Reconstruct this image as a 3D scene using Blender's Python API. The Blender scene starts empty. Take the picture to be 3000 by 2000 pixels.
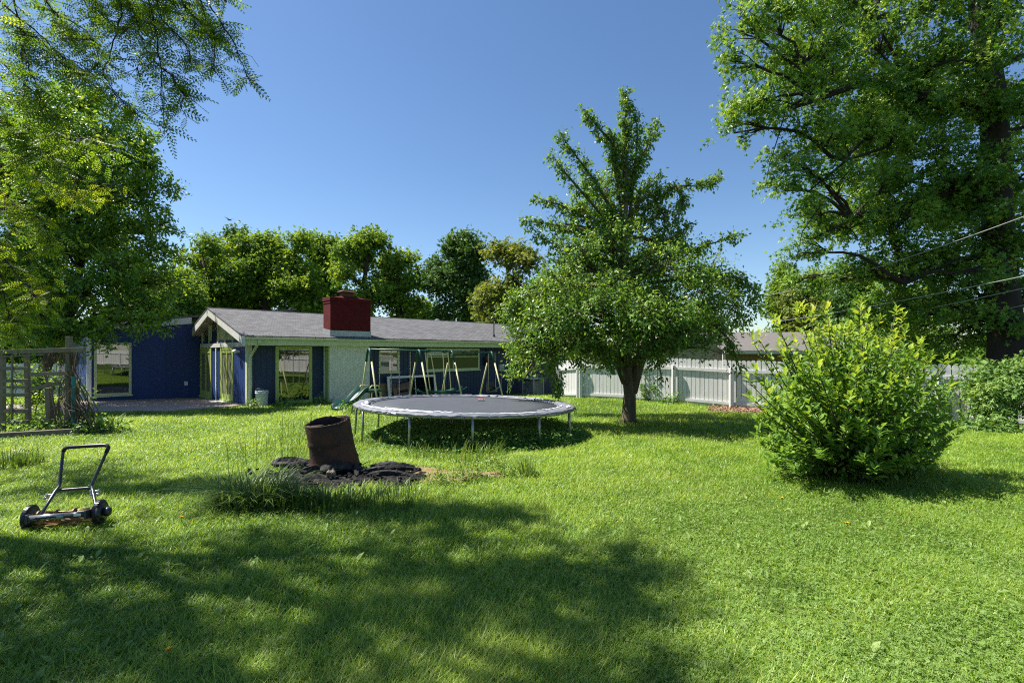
import bpy, math, numpy as np
from mathutils import Vector
R = math.radians
SC = bpy.context.scene
COL = SC.collection
F, HZ, CX, CAMZ = 1440.0, 1032.0, 1500.0, 1.32      # lens in photo pixels, eye level, eye height


def W(px, py, d):
    return np.array([(px - CX) / F * d, d, CAMZ - (py - HZ) / F * d])


# ------------------------------------------------------------------ terrain
def gz(x, y):
    x = np.asarray(x, float); y = np.asarray(y, float)
    z = -.0316 * np.clip(y, -30, 20) - .05 * np.clip(y - 20, 0, 10)
    z = z - .0025 * np.clip(x - 4, 0, 10) ** 2
    z = z + .18 * np.exp(-((x - 4) ** 2 / 8 + (y - 19) ** 2 / 14))
    z = z + .06 * np.exp(-((x + 1.9) ** 2 / 1.4 + (y - 6.1) ** 2 / .5))
    z = z + .012 * np.sin(1.7 * x + .6) * np.sin(1.3 * y) + .008 * np.sin(3.1 * x + 2 * y)
    return z


def G(px, d):
    x = (px - CX) / F * d
    return np.array([x, d, float(gz(x, d))])


# ------------------------------------------------------------------ mesh builder
class MB:
    def __init__(s):
        s.v = []; s.f = []; s.t = []; s.n = 0

    def add(s, V, Fs, tone=None):
        V = np.asarray(V, float).reshape(-1, 3)
        s.v.append(V)
        for f in Fs:
            f = np.asarray(f, int)
            if f.ndim == 1: f = f[None]
            s.f.append(f + s.n)
        s.t.append(np.full(len(V), .5) if tone is None else np.broadcast_to(tone, (len(V),)).astype(float))
        s.n += len(V)
        return s

    def hexa(s, p):   # 8 points, bottom loop then top loop
        return s.add(p, [[(0, 3, 2, 1), (4, 5, 6, 7), (0, 1, 5, 4), (1, 2, 6, 5), (2, 3, 7, 6), (3, 0, 4, 7)]])

    def box(s, x0, y0, z0, x1, y1, z1):
        x0, x1 = min(x0, x1), max(x0, x1); y0, y1 = min(y0, y1), max(y0, y1); z0, z1 = min(z0, z1), max(z0, z1)
        return s.hexa([(x0, y0, z0), (x1, y0, z0), (x1, y1, z0), (x0, y1, z0), (x0, y0, z1), (x1, y0, z1), (x1, y1, z1), (x0, y1, z1)])

    def beam(s, p, q, w, h, up=(0, 0, 1)):
        p = np.array(p, float); q = np.array(q, float); d = q - p; d /= np.linalg.norm(d)
        up = np.array(up, float)
        if abs(d @ up) > .98: up = np.array([0, 1., 0])
        a = np.cross(d, up); a /= np.linalg.norm(a); b = np.cross(a, d)
        a *= w / 2; b *= h / 2
        return s.hexa([p - a - b, p + a - b, q + a - b, q - a - b, p - a + b, p + a + b, q + a + b, q - a + b])

    def prism(s, poly, ext):
        P = np.array(poly, float); n = len(P); Q = P + np.array(ext, float)
        s.add(np.vstack([P, Q]), [np.arange(n)[::-1], np.arange(n, 2 * n), [(i, (i + 1) % n, n + (i + 1) % n, n + i) for i in range(n)]])
        return s

    def tube(s, pts, rad, n=8, cap=True, closed=False):
        P = np.array(pts, float); m = len(P)
        r = np.broadcast_to(np.asarray(rad, float), (m,))
        T = np.gradient(P, axis=0) if not closed else np.roll(P, -1, 0) - np.roll(P, 1, 0)
        T /= np.linalg.norm(T, axis=1)[:, None] + 1e-12
        ref = np.array([0, 0, 1.]) if abs(T[0, 2]) < .9 else np.array([1., 0, 0])
        a = np.cross(T[0], ref); a /= np.linalg.norm(a)
        ang = np.arange(n) * 2 * math.pi / n
        V = []
        for i in range(m):
            a = a - T[i] * (a @ T[i]); a /= np.linalg.norm(a); b = np.cross(T[i], a)
            V.append(P[i] + r[i] * (np.cos(ang)[:, None] * a + np.sin(ang)[:, None] * b))
        V = np.vstack(V)
        q = []
        for i in range(m if closed else m - 1):
            k = (i + 1) % m
            for j in range(n):
                l = (j + 1) % n
                q.append((i * n + j, i * n + l, k * n + l, k * n + j))
        fs = [q]
        if cap and not closed: fs += [np.arange(n)[::-1], np.arange((m - 1) * n, m * n)]
        return s.add(V, fs)

    def lathe(s, prof, n=24, c=(0, 0, 0), M=None, closed=False, cap=True):
        P = np.array(prof, float); m = len(P); ang = np.arange(n) * 2 * math.pi / n
        V = np.vstack([np.stack([p[0] * np.cos(ang), p[0] * np.sin(ang), np.full(n, p[1])], 1) for p in P])
        if M is not None: V = V @ np.array(M).T
        V = V + np.array(c)
        q = [(i * n + j, i * n + (j + 1) % n, ((i + 1) % m) * n + (j + 1) % n, ((i + 1) % m) * n + j)
             for i in range(m if closed else m - 1) for j in range(n)]
        fs = [q]
        if not closed and cap:
            if P[0, 0] > 1e-4: fs.append(np.arange(n)[::-1])
            if P[-1, 0] > 1e-4: fs.append(np.arange((m - 1) * n, m * n))
        return s.add(V, fs)

    def sticks(s, P, Q, r0, r1):
        P = np.asarray(P, float); Q = np.asarray(Q, float); n = len(P)
        if n == 0: return s
        d = Q - P; d /= np.linalg.norm(d, axis=1)[:, None] + 1e-9
        ref = np.where(np.abs(d[:, 2:3]) < .9, np.array([[0, 0, 1.]]), np.array([[1., 0, 0]]))
        a = np.cross(d, ref); a /= np.linalg.norm(a, axis=1)[:, None]; b = np.cross(d, a)
        V = np.zeros((n, 6, 3))
        for k in range(3):
            o = math.cos(k * 2.0944) * a + math.sin(k * 2.0944) * b
            V[:, k] = P + o * r0; V[:, 3 + k] = Q + o * r1
        base = (np.arange(n) * 6)[:, None]
        return s.add(V.reshape(-1, 3), [base + np.array([[0, 1, 4, 3]]), base + np.array([[1, 2, 5, 4]]), base + np.array([[2, 0, 3, 5]])])

    def leaf(s, P, A, N, S, t, tone):
        T, fs = LEAF[t]; T = np.array(T, float); k = len(T); n = len(P)
        if n == 0: return s
        A = A / (np.linalg.norm(A, axis=1)[:, None] + 1e-9)
        side = np.cross(A, N); side /= np.linalg.norm(side, axis=1)[:, None] + 1e-9
        N = np.cross(side, A); S = np.broadcast_to(S, (n,))[:, None, None]
        V = P[:, None] + S * (T[None, :, 0:1] * side[:, None] + T[None, :, 1:2] * A[:, None] + T[None, :, 2:3] * N[:, None])
        base = (np.arange(n) * k)[:, None]
        Fs = {}
        for f in fs: Fs.setdefault(len(f), []).append(base + np.array([f]))
        return s.add(V.reshape(-1, 3), [np.vstack(x) for x in Fs.values()], np.repeat(tone, k))

    def build(s, name, mat, parent=None, smooth=False, bevel=0):
        me = bpy.data.meshes.new(name)
        V = np.vstack(s.v).astype(np.float32)
        me.vertices.add(len(V)); me.vertices.foreach_set('co', V.ravel())
        loops = np.concatenate([f.ravel() for f in s.f]).astype(np.int32)
        tot = np.concatenate([np.full(len(f), f.shape[1]) for f in s.f])
        start = np.concatenate([[0], np.cumsum(tot)[:-1]]).astype(np.int32)
        me.loops.add(len(loops)); me.loops.foreach_set('vertex_index', loops)
        me.polygons.add(len(tot)); me.polygons.foreach_set('loop_start', start)
        me.polygons.foreach_set('use_smooth', np.full(len(tot), smooth))
        me.update(calc_edges=True)
        at = me.attributes.new('tone', 'FLOAT', 'POINT'); at.data.foreach_set('value', np.concatenate(s.t).astype(np.float32))
        me.materials.append(mat)
        o = bpy.data.objects.new(name, me); COL.objects.link(o)
        if parent: o.parent = parent
        if bevel:
            b = o.modifiers.new('bevel', 'BEVEL'); b.width = bevel; b.segments = 2; b.limit_method = 'ANGLE'
        return o


# leaf templates: (side, along, up)
def pinnate(k, lw=.16, ll=.26):
    v = []; f = []
    for i in range(k):
        y = .12 + .85 * i / (k - 1); sc = math.sin(math.pi * (.22 + .68 * i / (k - 1)))
        for sgn in (-1, 1):
            b = len(v); L = ll * sc
            v += [(0, y, 0), (sgn * L * .5, y - lw * .28 + .05, .03), (sgn * L, y + .09, -.02), (sgn * L * .5, y + lw * .3 + .05, .03)]
            f.append((b, b + 1, b + 2, b + 3))
    b = len(v); v += [(-.008, 0, 0), (.008, 0, 0), (.004, .97, 0), (-.004, .97, 0)]; f.append((b, b + 1, b + 2, b + 3))
    return v, f


LEAF = {
    'oval': ([(0, 0, 0), (.27, .45, .07), (0, 1, -.06), (0, .5, 0), (-.27, .45, .07)], [(0, 1, 2, 3), (0, 3, 2, 4)]),
    'long': ([(0, 0, 0), (0, .38, -.03), (0, .72, -.03), (0, 1, -.12), (.17, .3, .03), (.2, .62, .03), (-.17, .3, .03), (-.2, .62, .03)],
             [(0, 4, 1), (4, 5, 2, 1), (5, 3, 2), (0, 1, 6), (6, 1, 2, 7), (7, 2, 3)]),
    'lobe': ([(0, 0, 0), (.17, .42, .04), (0, 1, -.08), (-.17, .42, .04), (.2, .12, .0), (.52, .52, -.06), (.16, .4, .03), (-.2, .12, 0), (-.52, .52, -.06), (-.16, .4, .03)],
             [(0, 1, 2, 3), (0, 4, 5, 6), (0, 9, 8, 7)]),
    'tuft': ([(0, 0, 0), (.3, .3, .12), (.12, .95, -.1), (-.1, .5, .05), (-.34, .42, -.08), (-.12, .1, .1), (.38, .75, -.12), (.5, .35, .05)],
             [(0, 1, 2, 3), (0, 3, 4, 5), (0, 7, 6, 1)]),
    'pin': pinnate(7, .15, .20), 'frond': pinnate(5, .3, .32),
    'blade': ([(-.5, 0, 0), (.5, 0, 0), (.36, .55, .12), (-.36, .55, .12), (0, 1, .42)], [(0, 1, 2, 3), (3, 2, 4)]),
    'clover': (sum([[(0, .0, 0), (.5 * math.cos(a - .55), .5 * math.sin(a - .55), .05), (.62 * math.cos(a), .62 * math.sin(a), .0), (.5 * math.cos(a + .55), .5 * math.sin(a + .55), .05)]
                    for a in (.5, 2.6, 4.7)], []), [(0, 1, 2, 3), (4, 5, 6, 7), (8, 9, 10, 11)]),
}


def tag(o, label, cat, group=None, kind=None):
    if label: o['label'] = label
    if cat: o['category'] = cat
    if group: o['group'] = group
    if kind: o['kind'] = kind
    return o


def thing(name, label, cat, loc, rz=0, group=None):
    o = bpy.data.objects.new(name, None); COL.objects.link(o)
    o.location = [float(a) for a in loc]; o.rotation_euler = (0, 0, rz); o.empty_display_size = .2
    return tag(o, label, cat, group)


# ------------------------------------------------------------------ materials
def new_mat(name):
    m = bpy.data.materials.new(name); m.use_nodes = True
    nt = m.node_tree; nt.nodes.clear()
    out = nt.nodes.new('ShaderNodeOutputMaterial')
    return m, nt, out


def N(nt, typ, **kw):
    n = nt.nodes.new(typ)
    for k, v in kw.items():
        if k.startswith('i_'):
            key = k[2:].replace('_', ' ')
            n.inputs[key].default_value = v
        else: setattr(n, k, v)
    return n


def ramp(nt, stops):
    n = nt.nodes.new('ShaderNodeValToRGB'); e = n.color_ramp.elements
    while len(e) < len(stops): e.new(.5)
    for el, (p, c) in zip(e, stops): el.position = p; el.color = (*c, 1)
    return n


def mat(name, c1, c2=None, scale=6, detail=6, rough=.6, bump=0, bscale=None, metal=0, spec=.4, stretch=(1, 1, 1), lo=.35, hi=.68, c3=None):
    m, nt, out = new_mat(name); L = nt.links.new
    b = N(nt, 'ShaderNodeBsdfPrincipled'); L(b.outputs[0], out.inputs[0])
    b.inputs['Roughness'].default_value = rough; b.inputs['Metallic'].default_value = metal
    b.inputs['Specular IOR Level'].default_value = spec
    tc = N(nt, 'ShaderNodeTexCoord'); mp = N(nt, 'ShaderNodeMapping'); mp.inputs['Scale'].default_value = stretch
    L(tc.outputs['Object'], mp.inputs[0])
    if c2 is None: c2 = tuple(a * .82 for a in c1)
    no = N(nt, 'ShaderNodeTexNoise'); no.inputs['Scale'].default_value = scale; no.inputs['Detail'].default_value = detail
    no.inputs['Roughness'].default_value = .65
    L(mp.outputs[0], no.inputs['Vector'])
    st = [(lo, c1), (hi, c2)] + ([(min(.98, hi + .12), c3)] if c3 else [])
    r = ramp(nt, st); L(no.outputs[0], r.inputs[0]); L(r.outputs[0], b.inputs['Base Color'])
    if bump:
        n2 = N(nt, 'ShaderNodeTexNoise'); n2.inputs['Scale'].default_value = bscale or scale * 4; n2.inputs['Detail'].default_value = 6
        L(mp.outputs[0], n2.inputs['Vector'])
        bp = N(nt, 'ShaderNodeBump'); bp.inputs['Strength'].default_value = bump; bp.inputs['Distance'].default_value = .02
        L(n2.outputs[0], bp.inputs['Height']); L(bp.outputs[0], b.inputs['Normal'])
    return m


def leafmat(name, c0, c1, c2, trans=.4, rough=.45, tcol=1.5, spec=.35, c3=None, K=1.8):
    c0, c1, c2 = [(c[0] * K * 1.12, c[1] * K, c[2] * K) for c in (c0, c1, c2)]
    m, nt, out = new_mat(name); L = nt.links.new
    at = N(nt, 'ShaderNodeAttribute', attribute_name='tone')
    r = ramp(nt, [(.08, c0), (.5, c1), (.9, c2)] + ([(1.0, c3)] if c3 else [])); L(at.outputs['Fac'], r.inputs[0])
    b = N(nt, 'ShaderNodeBsdfPrincipled'); L(r.outputs[0], b.inputs['Base Color']); b.inputs['Roughness'].default_value = rough
    b.inputs['Specular IOR Level'].default_value = spec
    t = N(nt, 'ShaderNodeBsdfTranslucent')
    mx = N(nt, 'ShaderNodeVectorMath', operation='MULTIPLY'); mx.inputs[1].default_value = (tcol * 1.15, tcol, tcol * .45)
    L(r.outputs[0], mx.inputs[0]); L(mx.outputs[0], t.inputs['Color'])
    ms = N(nt, 'ShaderNodeMixShader'); ms.inputs[0].default_value = trans
    L(b.outputs[0], ms.inputs[1]); L(t.outputs[0], ms.inputs[2]); L(ms.outputs[0], out.inputs[0])
    return m


def brickmat(name, c1, c2, mortar, bw, bh, msize=.012, off=.5, bump=.4, rough=.8, swap=None, noise=.5):
    m, nt, out = new_mat(name); L = nt.links.new
    tc = N(nt, 'ShaderNodeTexCoord')
    vec = tc.outputs['Object']
    if swap:   # bring the wall's own two axes to x, y
        sp = N(nt, 'ShaderNodeSeparateXYZ'); cb = N(nt, 'ShaderNodeCombineXYZ'); L(vec, sp.inputs[0])
        if len(swap) == 3:
            ad = N(nt, 'ShaderNodeMath', operation='ADD'); L(sp.outputs[swap[0]], ad.inputs[0]); L(sp.outputs[swap[2]], ad.inputs[1]); L(ad.outputs[0], cb.inputs[0])
        else: L(sp.outputs[swap[0]], cb.inputs[0])
        L(sp.outputs[swap[1]], cb.inputs[1])
        vec = cb.outputs[0]
    br = N(nt, 'ShaderNodeTexBrick', offset=off); L(vec, br.inputs['Vector'])
    br.inputs['Color1'].default_value = (*c1, 1); br.inputs['Color2'].default_value = (*c2, 1); br.inputs['Mortar'].default_value = (*mortar, 1)
    br.inputs['Scale'].default_value = 1; br.inputs['Brick Width'].default_value = bw; br.inputs['Row Height'].default_value = bh
    br.inputs['Mortar Size'].default_value = msize; br.inputs['Mortar Smooth'].default_value = .3
    no = N(nt, 'ShaderNodeTexNoise'); no.inputs['Scale'].default_value = 5; no.inputs['Detail'].default_value = 8; L(tc.outputs['Object'], no.inputs['Vector'])
    r = ramp(nt, [(.3, (1 - noise,) * 3), (.7, (1, 1, 1))]); L(no.outputs[0], r.inputs[0])
    mu = N(nt, 'ShaderNodeMixRGB', blend_type='MULTIPLY'); mu.inputs[0].default_value = 1
    L(br.outputs['Color'], mu.inputs[1]); L(r.outputs[0], mu.inputs[2])
    b = N(nt, 'ShaderNodeBsdfPrincipled'); b.inputs['Roughness'].default_value = rough; b.inputs['Specular IOR Level'].default_value = .25
    L(mu.outputs[0], b.inputs['Base Color']); L(b.outputs[0], out.inputs[0])
    bp = N(nt, 'ShaderNodeBump', invert=True); bp.inputs['Strength'].default_value = bump; bp.inputs['Distance'].default_value = .012
    L(br.outputs['Fac'], bp.inputs['Height']); L(bp.outputs[0], b.inputs['Normal'])
    return m


def glassmat(name, ior=2.3, col=(.012, .014, .014)):
    m, nt, out = new_mat(name)
    b = N(nt, 'ShaderNodeBsdfPrincipled'); b.inputs['Base Color'].default_value = (*col, 1)
    b.inputs['Roughness'].default_value = .015; b.inputs['IOR'].default_value = ior
    no = N(nt, 'ShaderNodeTexNoise'); no.inputs['Scale'].default_value = 1.2
    bp = N(nt, 'ShaderNodeBump'); bp.inputs['Strength'].default_value = .03; bp.inputs['Distance'].default_value = .02
    tc = N(nt, 'ShaderNodeTexCoord'); nt.links.new(tc.outputs['Object'], no.inputs['Vector'])
    nt.links.new(no.outputs[0], bp.inputs['Height']); nt.links.new(bp.outputs[0], b.inputs['Normal'])
    nt.links.new(b.outputs[0], out.inputs[0])
    return m


M = {}
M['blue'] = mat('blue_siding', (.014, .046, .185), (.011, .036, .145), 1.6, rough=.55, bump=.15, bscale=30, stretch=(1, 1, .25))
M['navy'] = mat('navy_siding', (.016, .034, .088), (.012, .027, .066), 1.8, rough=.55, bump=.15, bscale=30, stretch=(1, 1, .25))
M['lime'] = mat('lime_paint', (.40, .50, .13), (.34, .43, .11), 3, rough=.5)
M['tanlime'] = mat('tan_green_panel', (.62, .62, .36), (.54, .53, .30), 3, rough=.6)
M['cream'] = mat('pale_fascia_paint', (.58, .62, .38), (.50, .54, .31), 2.5, rough=.55)
M['white'] = mat('white_paint', (.74, .75, .73), (.62, .63, .60), 3, rough=.5, lo=.4, hi=.8)
M['oldwhite'] = mat('peeling_white_paint', (.66, .66, .62), (.55, .54, .49), 5, rough=.7, c3=(.30, .26, .2))
M['soffit'] = mat('tan_soffit_boards', (.50, .45, .33), (.42, .37, .26), 3, rough=.7)
M['shingle'] = brickmat('grey_shingles', (.108, .108, .114), (.170, .168, .176), (.05, .05, .053), .30, .13, .012, noise=.3, bump=.5, rough=.9)
M['redbrick'] = brickmat('red_painted_brick', (.115, .005, .007), (.15, .008, .010), (.07, .004, .005), .21, .075, .009, swap=(0, 2, 1), noise=.35, bump=.5)
M['whitebrick'] = brickmat('white_painted_brick', (.76, .75, .60), (.82, .81, .66), (.62, .61, .48), .21, .075, .009, swap=(0, 2, 1), noise=.16, bump=.5)
M['rustcap'] = mat('rusty_iron', (.14, .055, .025), (.07, .03, .018), 9, rough=.8, bump=.3)
M['flash'] = mat('galvanised_flashing', (.42, .46, .48), (.33, .36, .38), 4, rough=.45, metal=.5)
M['glass'] = glassmat('window_glass', 2.5)
M['glass2'] = glassmat('shaded_glass', 1.8, (.03, .032, .02))
M['curtain'] = mat('door_curtain', (.20, .20, .11), (.11, .11, .06), 2, rough=.8, stretch=(1, 22, .3))
M['black'] = mat('black_plastic', (.012, .012, .014), (.02, .02, .022), 8, rough=.4)
M['steel'] = mat('galvanised_tube', (.36, .38, .38), (.25, .265, .26), 10, rough=.38, metal=.75)
M['mat'] = mat('woven_trampoline_mat', (.056, .062, .080), (.046, .051, .066), 3, rough=.7, spec=.5)
M['pad'] = mat('torn_grey_pad', (.12, .125, .145), (.18, .185, .21), 7, rough=.6, c3=(.32, .32, .35))
M['padwhite'] = mat('bare_white_foam', (.70, .72, .76), (.5, .53, .58), 8, rough=.8)
M['rust'] = mat('burnt_rusty_steel', (.072, .027, .014), (.022, .012, .009), 4.5, rough=.72, bump=.25, bscale=25, c3=(.16, .10, .06), lo=.40, hi=.64)
M['soot'] = mat('sooty_inside', (.010, .009, .008), (.03, .018, .012), 6, rough=.9)
M['char'] = mat('charred_wood', (.012, .011, .011), (.035, .033, .034), 12, rough=.85, bump=.8, bscale=30, c3=(.16, .155, .155), lo=.4, hi=.66)
M['ash'] = mat('ash_bed', (.006, .0055, .005), (.020, .017, .016), 9, rough=.95, bump=1, c3=(.12, .085, .055), lo=.40, hi=.62)
M['soil'] = mat('scorched_soil', (.26, .17, .09), (.16, .11, .06), 8, rough=.95, bump=.8, c3=(.08, .06, .04))
M['oldwood'] = mat('weathered_grey_timber', (.20, .17, .13), (.12, .10, .075), 6, rough=.85, bump=.4, stretch=(1, 1, 1))
M['vine'] = mat('dry_vine_stem', (.13, .095, .065), (.07, .052, .036), 12, rough=.9)
M['teal'] = mat('teal_plastic', (.01, .22, .24), (.012, .17, .19), 6, rough=.5)
M['green'] = mat('dark_green_plastic', (.008, .060, .042), (.010, .045, .033), 5, rough=.35)
M['greenpaint'] = mat('green_painted_tube', (.012, .085, .062), (.015, .06, .046), 8, rough=.4)
M['yellowleg'] = mat('faded_yellow_tube', (.50, .47, .22), (.42, .42, .24), 5, rough=.5)
M['chain'] = mat('chain_sleeve', (.34, .32, .24), (.16, .14, .10), 30, rough=.6, stretch=(1, 1, 3))
M['bucket'] = mat('white_bucket_plastic', (.72, .73, .70), (.66, .67, .64), 4, rough=.4)
M['fence'] = mat('white_fence_paint', (.66, .65, .63), (.56, .55, .53), 2.2, rough=.65, c3=(.36, .35, .33), stretch=(3, 3, .5), hi=.72)
M['bark'] = mat('grey_brown_bark', (.075, .058, .042), (.035, .027, .02), 7, rough=.95, bump=1, bscale=14, stretch=(1, 1, .22))
M['bark2'] = mat('lichen_bark', (.13, .105, .06), (.055, .042, .028), 8, rough=.95, bump=1, bscale=16, stretch=(1, 1, .25))
M['darkbark'] = mat('dark_bark', (.04, .028, .022), (.02, .015, .012), 6, rough=.95, bump=1, bscale=14, stretch=(1, 1, .22))
M['patio'] = mat('stained_red_concrete', (.40, .30, .27), (.30, .23, .205), 2.2, rough=.85, bump=.2, c3=(.18, .145, .13))
M['mulch'] = mat('dry_red_leaves', (.24, .12, .08), (.33, .2, .14), 6, rough=.9)
M['tanside'] = brickmat('tan_lap_siding', (.42, .36, .27), (.44, .38, .29), (.16, .13, .1), 30, .11, .012, swap=(0, 2, 1), noise=.12, bump=.8)
M['nroof'] = mat('brown_grey_roof', (.15, .135, .125), (.11, .10, .095), 5, rough=.9)
M['wire'] = mat('grey_cable', (.40, .40, .40), (.32, .32, .32), 3, rough=.4, metal=.3)
M['orange'] = mat('orange_painted_blade', (.26, .11, .03), (.17, .11, .05), 9, rough=.45)
M['mower'] = mat('dark_mower_tube', (.030, .034, .045), (.022, .024, .03), 6, rough=.35, spec=.6)
M['silver'] = mat('silver_tube', (.30, .31, .33), (.22, .23, .25), 6, rough=.3, metal=.6)
M['yellow'] = mat('yellow_petals', (.75, .50, .01), (.65, .38, .01), 20, rough=.6)
M['red'] = mat('red_rag', (.60, .10, .14), (.5, .07, .10), 8, rough=.8)
M['acgrey'] = mat('grey_metal_panel', (.42, .43, .38), (.34, .35, .31), 4, rough=.5)
M['ball'] = mat('faded_ball', (.48, .50, .36), (.36, .38, .27), 10, rough=.6)
M['darkpanel'] = glassmat('dark_screen', 1.35, (.006, .007, .012))
M['tanboard'] = mat('plywood_board', (.26, .17, .07), (.2, .13, .055), 5, rough=.8, stretch=(1, 1, .2))

def meshfabric():
    m = M['mat']; nt = m.node_tree; out = [n for n in nt.nodes if n.type == 'OUTPUT_MATERIAL'][0]; src = out.inputs[0].links[0].from_socket
    tr_ = N(nt, 'ShaderNodeBsdfTransparent'); mx = N(nt, 'ShaderNodeMixShader'); mx.inputs[0].default_value = .16
    nt.links.new(src, mx.inputs[1]); nt.links.new(tr_.outputs[0], mx.inputs[2]); nt.links.new(mx.outputs[0], out.inputs[0])


meshfabric()     # open weave lets some light through
M['grass'] = leafmat('grass_blades', (.040, .095, .008), (.088, .172, .017), (.180, .262, .040), .42, .42, 1.55, .4, (.28, .27, .12), K=1.9)
M['clover'] = leafmat('clover_leaves', (.045, .10, .014), (.092, .165, .036), (.145, .215, .066), .35, .5, 1.4, .3)
M['tallgrass'] = leafmat('tall_grass', (.03, .065, .012), (.05, .10, .02), (.09, .14, .04), .35, .45, 1.3, .4, (.28, .24, .12))
M['pear'] = leafmat('fruit_tree_leaves', (.022, .060, .008), (.045, .102, .014), (.10, .165, .024), .35, .4, 1.7, .4, K=2.1)
M['maple'] = leafmat('maple_leaves', (.020, .058, .009), (.044, .104, .015), (.105, .170, .022), .36, .42, 1.7, .4, K=2.25)
M['lefttree'] = leafmat('willowy_leaves', (.020, .058, .010), (.048, .110, .014), (.12, .185, .016), .38, .4, 1.8, .4, K=2.1)
M['locust'] = leafmat('locust_leaflets', (.030, .070, .008), (.065, .130, .012), (.15, .20, .014), .52, .45, 2.0, .3, (.20, .26, .02))
M['bush'] = leafmat('bush_leaves', (.030, .080, .010), (.064, .132, .020), (.15, .21, .030), .40, .5, 1.7, .3, (.36, .36, .05), K=2.1)
M['berry'] = leafmat('berry_cane_leaves', (.03, .078, .014), (.064, .138, .026), (.12, .20, .05), .3, .5, 1.4, .4)
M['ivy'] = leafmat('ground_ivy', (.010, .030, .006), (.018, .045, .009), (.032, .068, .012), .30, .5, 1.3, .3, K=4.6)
M['bgA'] = leafmat('far_leaves_yellow_green', (.024, .062, .008), (.055, .112, .012), (.115, .180, .018), .36, .5, 1.5, .3, K=2.15)
M['bgB'] = leafmat('far_leaves_dark', (.015, .045, .009), (.030, .075, .014), (.06, .11, .02), .3, .5, 1.4, .3, K=2.15)
M['bgC'] = leafmat('far_leaves_olive', (.035, .062, .012), (.070, .108, .020), (.12, .15, .03), .35, .5, 1.4, .3, K=2.15)


def ground_mat():
    m, nt, out = new_mat('lawn_soil'); L = nt.links.new
    tc = N(nt, 'ShaderNodeTexCoord')
    n1 = N(nt, 'ShaderNodeTexNoise'); n1.inputs['Scale'].default_value = .7; n1.inputs['Detail'].default_value = 5
    n2 = N(nt, 'ShaderNodeTexNoise'); n2.inputs['Scale'].default_value = 28; n2.inputs['Detail'].default_value = 6
    L(tc.outputs['Object'], n1.inputs['Vector']); L(tc.outputs['Object'], n2.inputs['Vector'])
    r1 = ramp(nt, [(.35, (.040, .075, .010)), (.65, (.065, .11, .016))]); r2 = ramp(nt, [(.3, (.45, .45, .4)), (.7, (1.25, 1.2, 1.1))])
    L(n1.outputs[0], r1.inputs[0]); L(n2.outputs[0], r2.inputs[0])
    mu = N(nt, 'ShaderNodeMixRGB', blend_type='MULTIPLY'); mu.inputs[0].default_value = 1
    L(r1.outputs[0], mu.inputs[1]); L(r2.outputs[0], mu.inputs[2])
    b = N(nt, 'ShaderNodeBsdfPrincipled'); b.inputs['Roughness'].default_value = .95; b.inputs['Specular IOR Level'].default_value = .1
    bp = N(nt, 'ShaderNodeBump'); bp.inputs['Strength'].default_value = .8; bp.inputs['Distance'].default_value = .03
    L(n2.outputs[0], bp.inputs['Height']); L(bp.outputs[0], b.inputs['Normal'])
    L(mu.outputs[0], b.inputs['Base Color']); L(b.outputs[0], out.inputs[0])
    return m


M['ground'] = ground_mat()

# ------------------------------------------------------------------ ground
xs = np.concatenate([[-600, -300, -150, -80], np.arange(-50, -20, 2), np.arange(-20, 20, .4), np.arange(20, 51, 2), [80, 150, 300, 600]])
ys = np.concatenate([[-300, -100, -40], np.arange(-20, 0, 2), np.arange(0, 32, .4), np.arange(32, 60, 4), [80, 150, 300, 700]])
XX, YY = np.meshgrid(xs, ys); nx, ny = len(xs), len(ys)
gi = np.arange(nx * ny).reshape(ny, nx)
g = MB(); g.add(np.stack([XX, YY, gz(XX, YY)], -1).reshape(-1, 3), [np.stack([gi[:-1, :-1], gi[:-1, 1:], gi[1:, 1:], gi[1:, :-1]], -1).reshape(-1, 4)])
tag(g.build('ground', M['ground'], smooth=True), None, None, kind='structure')
bpy.data.objects['ground']['label'] = 'gently sloping back yard lawn'

# ------------------------------------------------------------------ house frame of reference
HA = np.array([-9.14, 17.0]); U = np.array([.7095, .7047]); Vv = np.array([-.7047, .7095])
HZ0 = float(gz(*HA)); HROT = math.atan2(U[1], U[0])


def hx(px, y=0.):
    r = (px - CX) / F
    return (r * (HA[1] + Vv[1] * y) - HA[0] - Vv[0] * y) / (U[0] - r * U[1])


def hy(px, x=0.):
    r = (px - CX) / F
    return (r * (HA[1] + U[1] * x) - HA[0] - U[0] * x) / (Vv[0] - r * Vv[1])


def hd(x, y): return HA[1] + U[1] * x + Vv[1] * y
def hzz(py, x, y): return CAMZ - (py - HZ) / F * hd(x, y) - HZ0
def hw(x, y): return HA + U * x + Vv * y
def hground(x, y):
    p = hw(x, y); return float(gz(*p)) - HZ0


TR, OV, EV, HL = 3.78, .32, .60, 17.2
ZE = 2.39; ZR = 3.58; SL = (ZR - ZE) / (TR + EV)
house = thing('house', 'long low blue ranch house with grey shingle roof and red chimney', 'house', (HA[0], HA[1], HZ0), HROT)


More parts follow.
